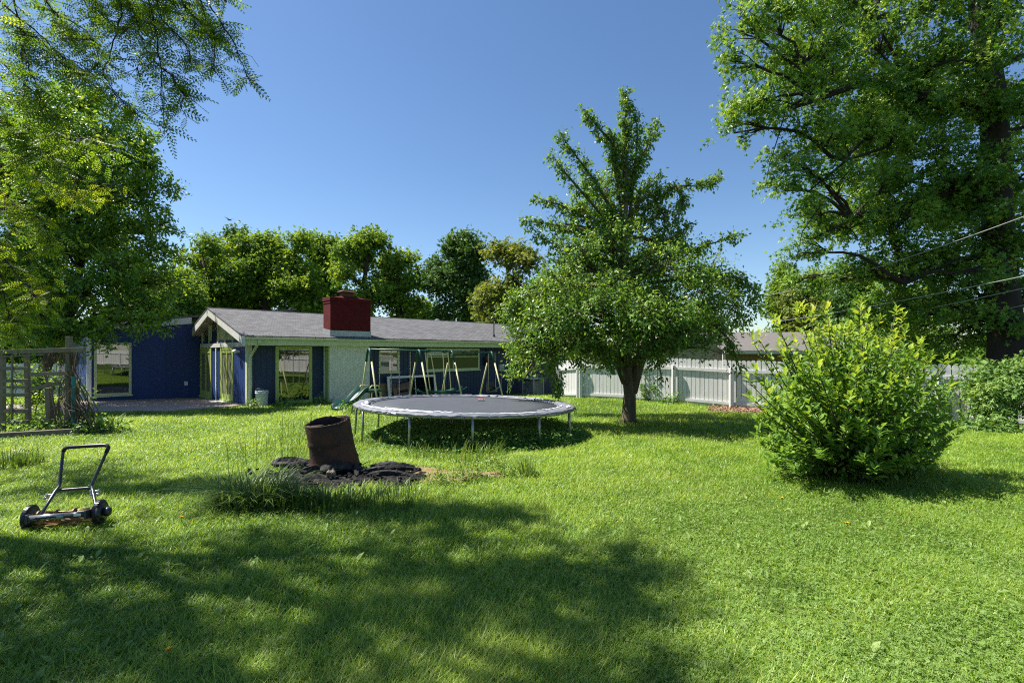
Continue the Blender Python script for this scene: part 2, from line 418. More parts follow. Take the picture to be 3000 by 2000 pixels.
def grooved(mb, p0, p1, z0, z1, thick_dir, pitch=.2, th=.15):
    """siding: boards with narrow grooves, run from p0 to p1 (local xy), face offset along -thick_dir"""
    p0 = np.array(p0, float); p1 = np.array(p1, float); L = np.linalg.norm(p1 - p0); d = (p1 - p0) / L; t = np.array(thick_dir, float)
    def slab(a, b, back, front, za, zb):
        q = [p0 + d * a - t * front, p0 + d * b - t * front, p0 + d * b + t * back, p0 + d * a + t * back]
        if np.cross(q[1] - q[0], q[2] - q[1]) < 0: q = q[::-1]
        mb.hexa([(*k, za) for k in q] + [(*k, zb) for k in q])
    slab(0, L, th, 0, z0, z1)
    n = max(1, int(round(L / pitch))); w = L / n
    for i in range(n): slab(i * w + .008, (i + 1) * w - .008, -.0005, .012, z0 + .005, z1 - .005)


# long wall (facing the yard), gable wall, wing walls, back walls
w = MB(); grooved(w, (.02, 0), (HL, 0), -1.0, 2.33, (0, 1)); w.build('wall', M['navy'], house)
w = MB(); grooved(w, (0, .17), (0, 7.56), -.35, 2.33, (1, 0)); w.build('wall', M['blue'], house)
w = MB(); w.prism([(.02, .1, 2.332), (.02, 7.46, 2.332), (.02, TR, ZR - .12)], (.12, 0, 0)); w.build('gable_wall', M['tanlime'], house)
w = MB(); w.box(.2, 7.4, -1, HL, 7.55, 2.32); w.box(HL - .15, .2, -1.2, HL, 7.38, 2.32)
w.prism([(HL - .13, .1, 2.325), (HL - .13, 7.46, 2.325), (HL - .13, TR, ZR - .12)], (.12, 0, 0)); w.build('wall', M['navy'], house)
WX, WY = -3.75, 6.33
def wtop(x): return 3.16 + .13 * x
w = MB()
n = 3; xe = np.linspace(WX, -.02, n + 1)
for i in range(n):
    a, b = xe[i] + (.006 if i else 0), xe[i + 1] - .006
    w.hexa([(a, WY, -.4), (b, WY, -.4), (b, WY + .15, -.4), (a, WY + .15, -.4), (a, WY, wtop(a)), (b, WY, wtop(b)), (b, WY + .15, wtop(b)), (a, WY + .15, wtop(a))])
w.box(WX + .01, WY + .02, -.4, -.03, WY + .14, 2.6)
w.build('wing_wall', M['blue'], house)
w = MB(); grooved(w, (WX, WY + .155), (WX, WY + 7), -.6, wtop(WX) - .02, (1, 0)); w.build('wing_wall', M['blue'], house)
w = MB()
for yy in (WY + 7.15,): w.box(WX, WY + 7.005, -1, 1.5, yy, 2.6)
w.build('wing_wall', M['navy'], house)
# wing roof and fascia
w = MB(); a, b = WX - .5, 4.
w.hexa([(a, WY - .28, wtop(a) + .25), (b, WY - .28, wtop(b) + .25), (b, WY + 7.6, wtop(b) + .25), (a, WY + 7.6, wtop(a) + .25),
        (a, WY - .28, wtop(a) + .32), (b, WY - .28, wtop(b) + .32), (b, WY + 7.6, wtop(b) + .32), (a, WY + 7.6, wtop(a) + .32)])
w.build('wing_roof', M['shingle'], house)
w = MB(); b = -.4
w.hexa([(a, WY - .25, wtop(a) - .02), (b, WY - .25, wtop(b) - .02), (b, WY - .21, wtop(b) - .02), (a, WY - .21, wtop(a) - .02),
        (a, WY - .25, wtop(a) + .247), (b, WY - .25, wtop(b) + .247), (b, WY - .21, wtop(b) + .247), (a, WY - .21, wtop(a) + .247)])
w.hexa([(a, WY - .205, wtop(a) - .01), (b, WY - .205, wtop(b) - .01), (b, WY - .003, wtop(b) - .01), (a, WY - .003, wtop(a) - .01),
        (a, WY - .205, wtop(a) + .01), (b, WY - .205, wtop(b) + .01), (b, WY - .003, wtop(b) + .01), (a, WY - .003, wtop(a) + .01)])
w.build('wing_fascia', M['oldwhite'], house)
w = MB(); w.box(WX - .03, WY - .03, -.5, WX + .10, WY - .002, wtop(WX) - .05); w.box(WX - .03, WY - .001, -.5, WX - .003, WY + .1, wtop(WX) - .05)
w.build('corner_trim', M['white'], house)

# main roof: two slopes with thickness
def slope_pts(x0, x1, y0, z0, y1, z1, dz0, dz1):
    return [(x0, y0, z0 + dz0), (x1, y0, z0 + dz0), (x1, y1, z1 + dz0), (x0, y1, z1 + dz0), (x0, y0, z0 + dz1), (x1, y0, z0 + dz1), (x1, y1, z1 + dz1), (x0, y1, z1 + dz1)]
roof = MB(); rx0, rx1 = -OV - .03, HL + .35
roof.hexa(slope_pts(rx0, rx1, -EV - .03, ZE - .008, TR, ZR, 0, .045))
ybk = TR + TR + EV + .03
p = slope_pts(rx0, rx1, TR + .001, ZR, ybk, ZE - .008, 0, .045); roof.hexa(p)
roof = roof.build('roof', M['shingle'], house)
cap = MB(); cap.tube([(rx0, TR, ZR + .035), (rx1, TR, ZR + .035)], .035, 8); cap.build('ridge_cap', M['shingle'], roof)
w = MB()
for i in range(9): w.box(rx0 + .02, 0, 0, rx0 + .03, .01, .01) if False else None
# fascia board, soffit, gutter along the yard eave
w = MB(); w.box(-OV + .05, -EV, ZE - .29, HL + .3, -EV + .035, ZE - .012); w.build('fascia', M['cream'], house)
w = MB(); w.box(.0, -EV + .04, ZE - .275, HL + .3, -.014, ZE - .25); w.build('soffit', M['cream'], house)
w = MB()
gp = [(-EV - .005, ZE - .105), (-EV - .085, ZE - .095), (-EV - .10, ZE - .02), (-EV - .088, ZE - .018), (-EV - .075, ZE - .085), (-EV - .017, ZE - .093), (-EV - .017, ZE - .018), (-EV - .005, ZE - .018)]
w.prism([(-OV + .0, a, b) for a, b in gp], (HL + .3, 0, 0)); w.build('gutter', M['cream'], house)
# rake boards
w = MB()
for y0, y1 in ((-EV - .02, TR), (TR + .001, ybk - .02)):
    z0 = ZE if y0 < TR - 1 else ZR; z1 = ZR if z0 == ZE else ZE
    p = [(-OV - .02, y0, z0 - .27), (-OV + .03, y0, z0 - .27), (-OV + .03, y1, z1 - .27), (-OV - .02, y1, z1 - .27),
         (-OV - .02, y0, z0 - .014), (-OV + .03, y0, z0 - .014), (-OV + .03, y1, z1 - .014), (-OV - .02, y1, z1 - .014)]
    w.hexa(p)
w.box(-OV - .03, -EV - .11, ZE - .31, -OV + .033, -EV - .022, ZE + .02)
w.build('rake_board', M['oldwhite'], house)
w = MB()
for y0, y1 in ((-EV + .045, TR - .02), (TR + .02, ybk - .03)):
    z0 = ZE if y0 < TR - 1 else ZR; z1 = ZR if z0 == ZE else ZE
    w.hexa([(-OV + .033, y0, z0 - .05), (.0, y0, z0 - .05), (.0, y1, z1 - .05), (-OV + .033, y1, z1 - .05), (-OV + .033, y0, z0 - .03), (.0, y0, z0 - .03), (.0, y1, z1 - .03), (-OV + .033, y1, z1 - .03)])
w.build('rake_soffit', M['soffit'], house)
w = MB(); yl = hy(557, -OV); zl = hzz(990, -OV, yl)
zt_ = ZR - SL * (yl - TR) - .02
w.prism([(-OV - .022, TR + .12, ZR - .04 - .275), (-OV - .022, yl, zt_ - .255), (-OV - .022, yl, min(zl, zt_ - .3)), ], (.05, 0, 0))
w.build('rake_board', M['oldwhite'], house)
w = MB(); za = min(zl, zt_ - .3)
w.hexa([(-OV + .03, TR + .12, ZR - .335), (-.002, TR + .12, ZR - .335), (-.002, yl, za), (-OV + .03, yl, za), (-OV + .03, TR + .12, ZR - .32), (-.002, TR + .12, ZR - .32), (-.002, yl, za + .015), (-OV + .03, yl, za + .015)])
w.build('rake_soffit', M['soffit'], house)
# big ridge and wall beams showing at the gable end
w = MB(); w.box(-OV + .035, TR - .05, ZR - .33, .6, TR + .05, ZR - .07); w.build('ridge_beam', M['oldwhite'], house)
# gable end: header beam, doors, panels, upper lights
yd = [hy(686), hy(649), hy(622), hy(589)]
w = MB(); w.box(-.06, .12, 2.06, -.013, 6.2, 2.22); w.build('header_beam', M['oldwhite'], house)
w = MB()
for px in (595, 615, 640, 662, 684):
    y = hy(px, -.0); zt = ZR - abs(y - TR) * SL - .16
    if zt > 2.27: w = MB(); w.box(-.045, y - .05, 2.223, .019, y + .05, zt); w.build('gable_mullion', M['cream'], house)
w = MB()
for a, b in ((596, 613), (620, 637)):
    y0, y1 = hy(b), hy(a)
    w.prism([(-.001, y0 + .02, 2.26), (-.001, y1 - .02, 2.26), (-.001, y1 - .02, ZR - abs(y1 - TR) * SL - .3), (-.001, y0 + .02, ZR - abs(y0 - TR) * SL - .3)], (.018, 0, 0))
w.build('gable_pane', M['glass2'], house)


def french_door(y0, y1, zb, zt):
    d = MB()
    d.box(-.05, y0, zb, -.013, y0 + .12, zt); d.box(-.05, y1 - .12, zb, -.013, y1, zt); d.box(-.05, y0 + .121, zt - .1, -.013, y1 - .121, zt)
    d.box(-.09, y0 + .0, zb - .10, -.013, y1, zb - .002)
    do = d.build('door', M['lime'], house)
    ym = (y0 + y1) / 2; panes = MB(); cur = MB()
    leafs = MB()
    for a, b in ((y0 + .125, ym - .003), (ym + .003, y1 - .125)):
        sw = .085
        leafs.box(-.04, a, zb, -.0135, a + sw, zt - .103); leafs.box(-.04, b - sw, zb, -.0135, b, zt - .103)
        leafs.box(-.04, a + sw, zb, -.0135, b - sw, zb + .2); leafs.box(-.04, a + sw, zt - .22, -.0135, b - sw, zt - .103)
        panes.box(-.022, a + sw, zb + .2, -.017, b - sw, zt - .22)
    leafs.build('door_leaf', M['lime'], do); panes.build('door_pane', M['curtain'], do)
    h = MB(); h.tube([(-.04, ym + .05, zb + .95), (-.085, ym + .05, zb + .95), (-.085, ym + .13, zb + .95)], .011, 6); h.build('handle', M['black'], do)


french_door(yd[0], yd[1], hground(0, yd[0]) + .12, 2.055)
french_door(yd[2], yd[3] - .02, hground(0, yd[2]) + .14, 2.055)
w = MB(); y = hy(635.5); w.box(-.05, y - .05, -.2, -.0125, y + .05, 2.055); w.build('gable_post', M['white'], house)
w = MB()
y = hy(702)
for q in (-.05, .05):
    w.lathe([(.02, 0), (.055, .03), (.06, .1), (.05, .12)], 12, (-.1, y + q * 1.6, 1.86), M=[[.6, 0, -.8], [0, 1, 0], [.8, 0, .6]])
w.box(-.06, y - .05, 1.84, -.0125, y + .05, 1.93); w.build('flood_light', M['white'], house)

# corner boards and downspout
w = MB(); w.box(-.035, -.035, -.2, .13, -.001, 2.1); w.box(-.035, -.0005, -.2, -.0125, .165, 2.1); w.build('corner_trim', M['cream'], house)
xd = hx(733, -.1)
w = MB(); x2 = hx(759, -EV)
w.tube([(x2, -EV - .05, ZE - .1), (x2, -EV - .05, ZE - .2), (x2 - .04, -EV + .05, ZE - .28), (xd + .06, -.14, 1.83), (xd, -.09, 1.72), (xd, -.09, .1), (xd - .0, -.22, .03)], .05, 8)
w.build('downspout', M['cream'], house)


def window(x0, x1, z0, z1, fw, fm, pm, vm=(), rails=(), yo=0., dep=.05, sill=True, name='window', axis=0):
    f = MB(); fr = yo - dep; bk = yo - .0125
    f.box(x0, fr, z0, x0 + fw, bk, z1); f.box(x1 - fw, fr, z0, x1, bk, z1)
    f.box(x0 + fw, fr, z1 - fw, x1 - fw, bk, z1); f.box(x0 + fw, fr, z0, x1 - fw, bk, z0 + fw)
    for v in vm: f.box(v - fw * .35, fr + .012, z0 + fw, v + fw * .35, bk, z1 - fw)
    for a, b, z in rails: f.box(a, fr + .016, z - .022, b, bk, z + .022)
    o = f.build(name, fm, house)
    p = MB(); p.box(x0 + fw, bk - .012, z0 + fw, x1 - fw, bk - .006, z1 - fw); p.build('pane', pm, o)
    if sill:
        s = MB(); s.box(x0 - .04, fr - .04, z0 - .05, x1 + .04, bk, z0 - .002); s.build('sill', fm, o)
    return o


a, b = hx(806), hx(913)
window(a, b, hzz(1184, a, 0) - .02, 2.085, .11, M['lime'], M['glass'], sill=False)
a, b = hx(1109), hx(1167)
zm = hzz(1053, a, 0)
window(a, b, hzz(1091, a, 0), 2.05, .07, M['cream'], M['glass'], rails=[(a + .07, b - .07, zm)])
a, b = hx(1248), hx(1403); xm = hx(1327)
zb = hzz(1084, xm, 0); zt = 2.05; zm = zb + .62 * (zt - zb)
wo = window(a, b, zb, zt, .08, M['cream'], M['glass2'], vm=(xm,), rails=[(a + .08, xm - .03, zm), (xm + .03, b - .08, zm)])
w = MB()
for q in range(7): w.box(a + .1, -.0225 - .0125, zm + .06 + q * .035, xm - .05, -.0225 - .008, zm + .085 + q * .035)
w.build('blind', M['white'], wo)
# window of the wing wall (facing the yard)
a, b = hx(275, WY), hx(385, WY)
window(a, b, hzz(1160, a, WY), hzz(1003, a, WY), .085, M['cream'], M['glass'], yo=WY + .012, sill=True)
w = MB(); w.box(-.62, WY - .03, .45, -.5, WY - .001, .62); w.build('outlet_cover', M['white'], house)

# chimney breast and chimney
bx0, bx1, bp = hx(965, -.42), hx(1083, -.42), -.42
w = MB(); w.box(bx0, bp, -.9, bx1, -.013, 2.113); w.build('chimney_breast', M['whitebrick'], house)
w = MB(); w.box(bx0 - .022, bp + .07, -.5, bx0 - .002, -.05, 2.1); w.build('breast_side_panel', M['lime'], house)
w = MB(); w.box(bx0 - .045, -.045, -.5, bx0 - .002, -.0125, 2.1); w.build('trim_strip', M['white'], house)
cx0, cx1 = hx(968, bp), hx(1086, bp); czt = hzz(872, cx0, bp)
ch = MB(); ch.box(cx0, bp, 2.2, cx1, bp + .62, czt); ch.box(cx0 - .03, bp - .03, czt - .1, cx1 + .03, bp + .65, czt + .04)
ch.box(cx0 - .015, bp - .015, czt - .2, cx1 + .015, bp + .635, czt - .14)
ch = ch.build('chimney', M['redbrick'], house, bevel=.012)
w = MB(); xm = (cx0 + cx1) / 2; zc = czt + .04
w.hexa([(cx0 + .1, bp + .05, zc), (cx1 - .1, bp + .05, zc), (cx1 - .1, bp + .57, zc), (cx0 + .1, bp + .57, zc), (xm - .3, bp + .2, zc + .09), (xm + .3, bp + .2, zc + .09), (xm + .3, bp + .45, zc + .09), (xm - .3, bp + .45, zc + .09)])
w.build('mortar_crown', M['redbrick'], ch)
w = MB(); w.box(xm - .22, bp + .18, zc + .05, xm + .18, bp + .48, zc + .22)
w.hexa([(xm - .34, bp + .1, zc + .26), (xm + .32, bp + .1, zc + .24), (xm + .32, bp + .56, zc + .24), (xm - .34, bp + .56, zc + .26), (xm - .2, bp + .16, zc + .33), (xm + .2, bp + .16, zc + .31), (xm + .2, bp + .5, zc + .31), (xm - .2, bp + .5, zc + .33)])
for q in (-.2, .16): w.box(xm + q, bp + .2, zc + .2, xm + q + .03, bp + .46, zc + .27)
w.build('chimney_cap', M['rustcap'], ch)
w = MB(); zf = ZE + SL * (bp + EV)
def rz_(y): return ZE + SL * (y + EV) + .04
w.box(cx0 - .012, bp - .014, rz_(bp) - .05, cx1 + .012, bp - .002, rz_(bp) + .22)
w.hexa([(cx0 - .014, bp - .014, rz_(bp) - .05), (cx0 - .002, bp - .014, rz_(bp) - .05), (cx0 - .002, bp + .62, rz_(bp + .62) - .05), (cx0 - .014, bp + .62, rz_(bp + .62) - .05),
        (cx0 - .014, bp - .014, rz_(bp) + .22), (cx0 - .002, bp - .014, rz_(bp) + .22), (cx0 - .002, bp + .62, rz_(bp + .62) + .15), (cx0 - .014, bp + .62, rz_(bp + .62) + .15)])
w.build('flashing', M['flash'], ch)

# vent mast, roof vent, meter boxes
xm = hx(1447, .3); w = MB(); zz = rz_(.3)
w.tube([(xm, .3, zz - .05), (xm, .3, zz + 1.05)], .028, 8); w.tube([(xm, .3, zz - .02), (xm, .3, zz + .12)], [.09, .04], 10)
w.tube([(xm, .3, zz + .72), (xm + 1.9, .5, zz + .72)], .014, 6); w.box(xm - .05, .25, zz + .75, xm + .05, .35, zz + .95)
w.build('vent_mast', M['black'], house)
w = MB(); xv = hx(1281, TR + .6); w.lathe([(.06, 0), (.06, .22), (.16, .23), (.15, .30), (.05, .34)], 14, (xv, TR + .6, ZR - SL * .6)); w.build('roof_vent', M['flash'], house)
a = hx(1425); w = MB(); w.box(a - .2, -.16, 1.2, a + .2, -.0125, 1.62); w.lathe([(.13, 0), (.13, .1), (.1, .13)], 14, (a, -.16, 1.42), M=[[1, 0, 0], [0, 0, -1], [0, 1, 0]])
w.tube([(a, -.06, 1.62), (a, -.06, 2.1)], .03, 6); w.build('electric_meter', M['black'], house)
a = hx(1466); w = MB(); w.box(a - .17, -.13, .9, a + .17, -.0125, 1.25); w.tube([(a, -.05, .9), (a, -.05, -.6)], .02, 6); w.build('service_box', M['acgrey'], house, bevel=.01)

# door step
w = MB(); w.box(-.55, yd[0] + .1, hground(0, yd[0]) - .1, -.092, yd[1] - .1, hground(0, yd[0]) + .05); w.build('door_step', M['white'], house, bevel=.01)

# patio slab
poly = [(-.1, .2), (-.1, 6.3), (-3.7, 6.3), (-6.0, 5.6), (-6.2, 3.0), (-4.0, .7), (-2.4, -.8), (-.6, -.25)]
pts = []
for x, y in poly:
    p = hw(x, y); pts.append((p[0], p[1], float(gz(*p)) + .055))
w = MB(); w.prism([(a, b, c - .3) for a, b, c in pts], (0, 0, .3)); tag(w.build('patio', M['patio'], bevel=.01), 'stained reddish concrete patio slab beside the glass doors', None, kind='structure')

# ------------------------------------------------------------------ things by the house wall
def bucket(loc):
    t = thing('bucket', 'white plastic bucket standing by the large picture window', 'bucket', loc)
    b = MB(); b.lathe([(.125, 0), (.13, .01), (.148, .33), (.156, .335), (.156, .35), (.148, .35), (.150, .38), (.156, .385), (.152, .395), (.143, .395), (.125, .02), (.02, .02)], 28)
    b.build('body', M['bucket'], t, smooth=True)
    h = MB(); h.tube([(.155 * math.cos(q), .155 * math.sin(q) - .0, .33 - .13 * math.sin(q * 1.0)) for q in np.linspace(math.pi, 2 * math.pi, 14)], .004, 6); h.build('handle', M['steel'], t)
    t.scale = (1.35, 1.35, 1.35)


p = hw(hx(767, -.45), -.45); bucket((p[0], p[1], float(gz(*p))))

a, b = hx(1139, -.35), hx(1280, -.35)
p = hw(a, -.35); q = hw(b, -.35); zb = float(gz(*((p + q) / 2)))
t = thing('framed_panel', 'white framed dark screen panel leaning low against the wall under the windows', 'panel', (p[0], p[1], zb + .05), HROT)
L = b - a; f = MB(); H = .98
f.box(0, 0, 0, .1, .05, H); f.box(L - .1, 0, 0, L, .05, H); f.box(.1, 0, H - .09, L - .1, .05, H); f.box(.1, 0, 0, L - .1, .05, .08); f.box(L * .55, .004, .08, L * .55 + .03, .046, H - .09)
f.build('frame', M['white'], t); f = MB(); f.box(.1, .02, .08, L - .1, .03, H - .09); f.build('screen', M['darkpanel'], t)
for c in t.children: c.rotation_euler = (-.12, 0, 0)
a, b = hx(1113, -.2), hx(1138, -.2); p = hw(a, -.2)
w = MB(); w.box(0, 0, 0, b - a, .025, .72); o = w.build('plywood_board', M['tanboard']); o.location = (p[0], p[1], float(gz(*p)) - .02); o.rotation_euler = (-.15, 0, HROT)
tag(o, 'tan plywood board leaning on the wall beside the white chimney breast', 'board')

# air conditioner
c = hw(hx(1562, -1.0), -1.0); zb = CAMZ - (1166 - HZ) / F * c[1]
t = thing('air_conditioner', 'grey metal air conditioner unit with slatted side beside the house', 'air conditioner', (c[0], c[1], zb), HROT)
S_, H_ = .40, 1.0
w = MB(); w.box(-S_ + .03, -S_ + .03, 0, S_ - .03, S_ - .03, H_); w.build('coil_core', M['black'], t)
w = MB()
for k in range(16):
    z = .06 + k * .055
    w.box(-S_, -S_, z, S_, -S_ + .02, z + .022); w.box(-S_, -S_ + .021, z, -S_ + .02, S_, z + .022)
for x, y in ((-S_, -S_), (S_ - .05, -S_), (-S_, S_ - .05)): w.box(x - .004, y - .004, 0, x + .054, y + .054, H_)
w.box(S_ - .019, -S_ + .05, 0, S_, S_, H_)
w.build('louvre_case', M['acgrey'], t)
w = MB(); w.box(-S_ - .02, -S_ - .02, H_ + .001, S_ + .02, S_ + .02, H_ + .06); w.lathe([(.3, 0), (.28, .03), (.05, .05)], 20, (0, 0, H_ + .06)); w.build('top_cover', M['acgrey'], t, bevel=.01)
w = MB(); w.box(-.5, -.5, -.2, .5, .5, -.002); w.build('pad', M['patio'], t)

# ball on the grass beyond the trampoline
p = W(1600, 1170, 13.0); zb = float(gz(p[0], p[1]))
m = MB(); prof = [(.0001 + .12 * math.sin(a), -.12 * math.cos(a)) for a in np.linspace(0, math.pi, 12)]
m.lathe(prof, 20)
o = m.build('ball', M['ball'], smooth=True); o.location = (p[0] * 21 / 13, 21.0, CAMZ - (1169 - HZ) / F * 21); tag(o, 'faded pale green ball lying on grass beyond the trampoline', 'ball')

# ------------------------------------------------------------------ swing set
AP0 = np.array([-4.6, 15.8]); BD = np.array([.82, .57]); BD /= np.linalg.norm(BD); SP = np.array([BD[1], -BD[0]])
ss = thing('swing_set', 'green and yellow metal swing set behind the trampoline', 'swing set', (AP0[0], AP0[1], float(gz(*AP0))), math.atan2(BD[1], BD[0]))
sz0 = float(gz(*AP0)); TOP = 1.42 - sz0; DROP = -.022
def sgz(L, y):      # local ground (x along the beam, y positive = away from camera)
    q = AP0 + BD * L - SP * y; return float(gz(*q)) - sz0
def topz(L): return TOP + DROP * L
LS = [0, 1.72, 2.97, 4.64]
w = MB(); w.tube([(-.02, 0, topz(0)), (4.66, 0, topz(4.66))], .03, 10); w.build('top_beam', M['greenpaint'], ss, smooth=True)
for i, L in enumerate(LS):
    for sgn in (-1, 1):
        y1 = sgn * .92; zg = sgz(L, y1)
        a = np.array([L, sgn * .06, topz(L) - .0]); c = np.array([L, sgn * .14, topz(L) - .12]); b = np.array([L - .0, y1, zg - .03])
        q = c + (b - c) * .13
        w = MB(); w.tube([q, b], .029, 8); w.build('leg', M['yellowleg'], ss, smooth=True)
        w = MB(); w.tube([a * [1, 0, 1] + [0, 0, .012], a, c, q + (b - q) * .02], [.04, .042, .04, .036], 10); w.build('elbow_sleeve', M['green'], ss, smooth=True)
# two belt swings, an air glider, a lawn swing
def lx(px):
    r = (px - CX) / F
    return (r * AP0[1] - AP0[0]) / (BD[0] - r * BD[1])
for x0, x1 in ((lx(1112), lx(1146)), (lx(1170), lx(1202))):
    zs = sgz(x0, 0) + .42
    sw = MB(); k = 9
    pts = [(x0 + (x1 - x0) * i / (k - 1), 0, zs - .09 * math.sin(math.pi * i / (k - 1))) for i in range(k)]
    for i in range(k - 1): sw.beam(pts[i], pts[i + 1], .13, .014, up=(0, 0, 1))
    so = sw.build('swing_seat', M['green'], ss)
    for x in (x0, x1):
        c = MB(); n = 40; zt = topz(x) - .03
        P = [(x + .006 * math.sin(i * 2.1), .006 * math.cos(i * 2.1), zs + (zt - zs) * i / n) for i in range(n + 1)]
        c.tube(P, [.010 + .005 * (i % 2) for i in range(n + 1)], 6); c.build('chain', M['chain'], so)
# glider
g0, g1 = lx(1240), lx(1342); gm = (g0 + g1) / 2; zs = sgz(gm, 0) + .42
gl = MB(); V = []
for i in range(13):
    q = -1 + 2 * i / 12; xx = gm + q * .55
    for (yy, zz) in ((-.17, .07), (-.12, 0), (.12, 0), (.17, .07), (.1, .03), (-.1, .03)):
        V.append((xx, yy * (1 - .45 * q * q), zs + zz + .10 * q * q))
V = np.array(V); q = []
for i in range(12):
    for j in range(6): q.append((i * 6 + j, i * 6 + (j + 1) % 6, (i + 1) * 6 + (j + 1) % 6, (i + 1) * 6 + j))
gl.add(V, [q, np.arange(6)[::-1], np.arange(72, 78)]); glo = gl.build('glider_seat', M['green'], ss, smooth=True)
gl = MB()
for sgn in (-1, 1):
    gl.tube([(gm + sgn * .95, 0, zs + .12), (gm + sgn * .6, 0, zs + .05), (gm, 0, zs + .10)], .018, 6)
    gl.tube([(gm + sgn * .95, -.18, zs + .2), (gm + sgn * .62, 0, zs + .02), (gm + sgn * .95, .18, zs + .2)], .016, 6)
gl.build('glider_arm', M['greenpaint'], glo)
gl = MB()
for x, b in ((lx(1245), gm - .4), (lx(1262), gm - .15), (lx(1297), gm + .15), (lx(1312), gm + .4)): gl.tube([(x, 0, topz(x)), (x + .02, 0, topz(x) - .15), (b, 0, zs + .06)], .014, 6)
gl.build('glider_hanger', M['yellowleg'], glo)
# rocker / trapeze between the last frames
r0, r1 = lx(1416), lx(1466); rm = (r0 + r1) / 2; zs = sgz(rm, 0) + .42
w = MB(); w.box(rm - .17, -.14, zs - .02, rm + .17, .14, zs + .03); w.box(rm - .17, .11, zs + .031, rm + .17, .14, zs + .34)
for s_ in (-1, 1): w.box(rm + s_ * .17 - .012, -.12, zs + .031, rm + s_ * .17 + .012, .109, zs + .16)
so = w.build('toddler_seat', M['black'], ss, bevel=.008)
w = MB(); w.tube([(rm - .33, -.16, zs + .24), (rm, -.2, zs + .06), (rm + .33, -.16, zs + .2)], .018, 6); w.build('foot_bar', M['greenpaint'], so)
for s_ in (-1, 1):
    w = MB(); w.tube([(rm + s_ * .17, 0, zs + .16), (rm + s_ * .14, 0, topz(rm))], .008, 6); w.build('chain', M['chain'], so)
for L in (lx(1253), lx(1303), lx(1360)):
    w = MB(); w.tube([(L - .09, 0, topz(L)), (L + .09, 0, topz(L))], .045, 10); w.box(L - .03, -.07, topz(L) - .06, L + .03, .07, topz(L) + .05); w.build('bracket', M['green'], ss, bevel=.008)

# slide, stands against the end of the swing set
sp0 = W(1066, 1150, 15.4); sp1 = W(992, 1207, 14.6)
p0 = np.array([sp0[0], sp0[1]]); p1 = np.array([sp1[0], sp1[1]])
d2 = (p1 - p0) / np.linalg.norm(p1 - p0); L = np.linalg.norm(p1 - p0) * 1.0
sl = thing('slide', 'small dark green wavy plastic slide at the end of the swing set', 'slide', (p0[0], p0[1], float(gz(*p0))), math.atan2(d2[1], d2[0]))
z0 = float(gz(*p0)); ht = sp0[2] - z0 + .03; he = float(gz(*p1)) - z0 + .06
w = MB(); V = []; n = 22
sec = [(-.24, .12), (-.2, .14), (-.17, .02), (.17, .02), (.2, .14), (.24, .12), (.19, -.03), (-.19, -.03)]
for i in range(n + 1):
    q = i / n; x = q * (L + .1); z = ht * (1 - q) + he * q + .05 * math.sin(q * 2 * math.pi * 1.25 + .6)
    V += [(x, a, z + b) for a, b in sec]
q = [(i * 8 + j, (i + 1) * 8 + j, (i + 1) * 8 + (j + 1) % 8, i * 8 + (j + 1) % 8) for i in range(n) for j in range(8)]
w.add(V, [q, np.arange(8), np.arange(n * 8, n * 8 + 8)[::-1]]); w.build('chute', M['green'], sl, smooth=True)
w = MB(); w.box(-.55, -.26, ht - .02, .05, .26, ht + .055); w.build('platform', M['green'], sl, bevel=.03)
for s_ in (-1, 1):
    w = MB(); w.tube([(-.42, s_ * .24, ht + .06), (-.38, s_ * .24, ht + .17), (-.1, s_ * .24, ht + .19), (.02, s_ * .24, ht + .07)], .02, 8); w.build('hand_rail', M['yellowleg'], sl, smooth=True)
for x in (-.5, -.02):
    for s_ in (-1, 1):
        w = MB(); w.tube([(x, s_ * .2, ht - .02), (x - .02, s_ * .24, -.05)], .022, 6); w.build('post', M['yellowleg'], sl)

# ------------------------------------------------------------------ trampoline
TC = np.array([-.91, 9.82]); TRr = 2.12
tr = thing('trampoline', 'large round trampoline with dark mat and torn pad on the lawn', 'trampoline', (TC[0], TC[1], float(gz(*TC))))
tz0 = float(gz(*TC)); zc = 1.32 - 1.045 - tz0
def tpl(x, y, dz=0): return (x, y, zc - .0127 * y - .022 * x + dz)
rng = np.random.default_rng(5)
ang = np.linspace(0, 2 * math.pi, 73)[:-1]
w = MB(); w.tube([tpl(TRr * math.cos(a), TRr * math.sin(a)) for a in ang], .03, 8, closed=True); w.build('frame_ring', M['steel'], tr, smooth=True)
w = MB(); rr = TRr - .30; V = [tpl(0, 0, -.02)] + [tpl(rr * q * math.cos(a), rr * q * math.sin(a), .015 - .035 * (1 - q * q)) for q in (.35, .7, 1) for a in ang]
n = len(ang); fs = [[(0, 1 + j, 1 + (j + 1) % n) for j in range(n)], [(1 + k * n + j, 1 + (k + 1) * n + j, 1 + (k + 1) * n + (j + 1) % n, 1 + k * n + (j + 1) % n) for k in range(2) for j in range(n)]]
w.add(V, fs); mo = w.build('jump_mat', M['mat'], tr, smooth=True)
s_ = mo.modifiers.new('thick', 'SOLIDIFY'); s_.thickness = .006
w = MB(); w.tube([tpl((rr + .0) * math.cos(a), (rr + .0) * math.sin(a), .022) for a in ang], .012, 6, closed=True); w.build('mat_hem', M['pad'], mo, smooth=True)
w = MB()
for a in np.linspace(0, 2 * math.pi, 97)[:-1]:
    w.tube([tpl((rr + .01) * math.cos(a), (rr + .01) * math.sin(a), .01), tpl((TRr - .02) * math.cos(a), (TRr - .02) * math.sin(a), .0)], .008, 5)
so = w.build('springs', M['steel'], tr); so['kind'] = 'stuff'
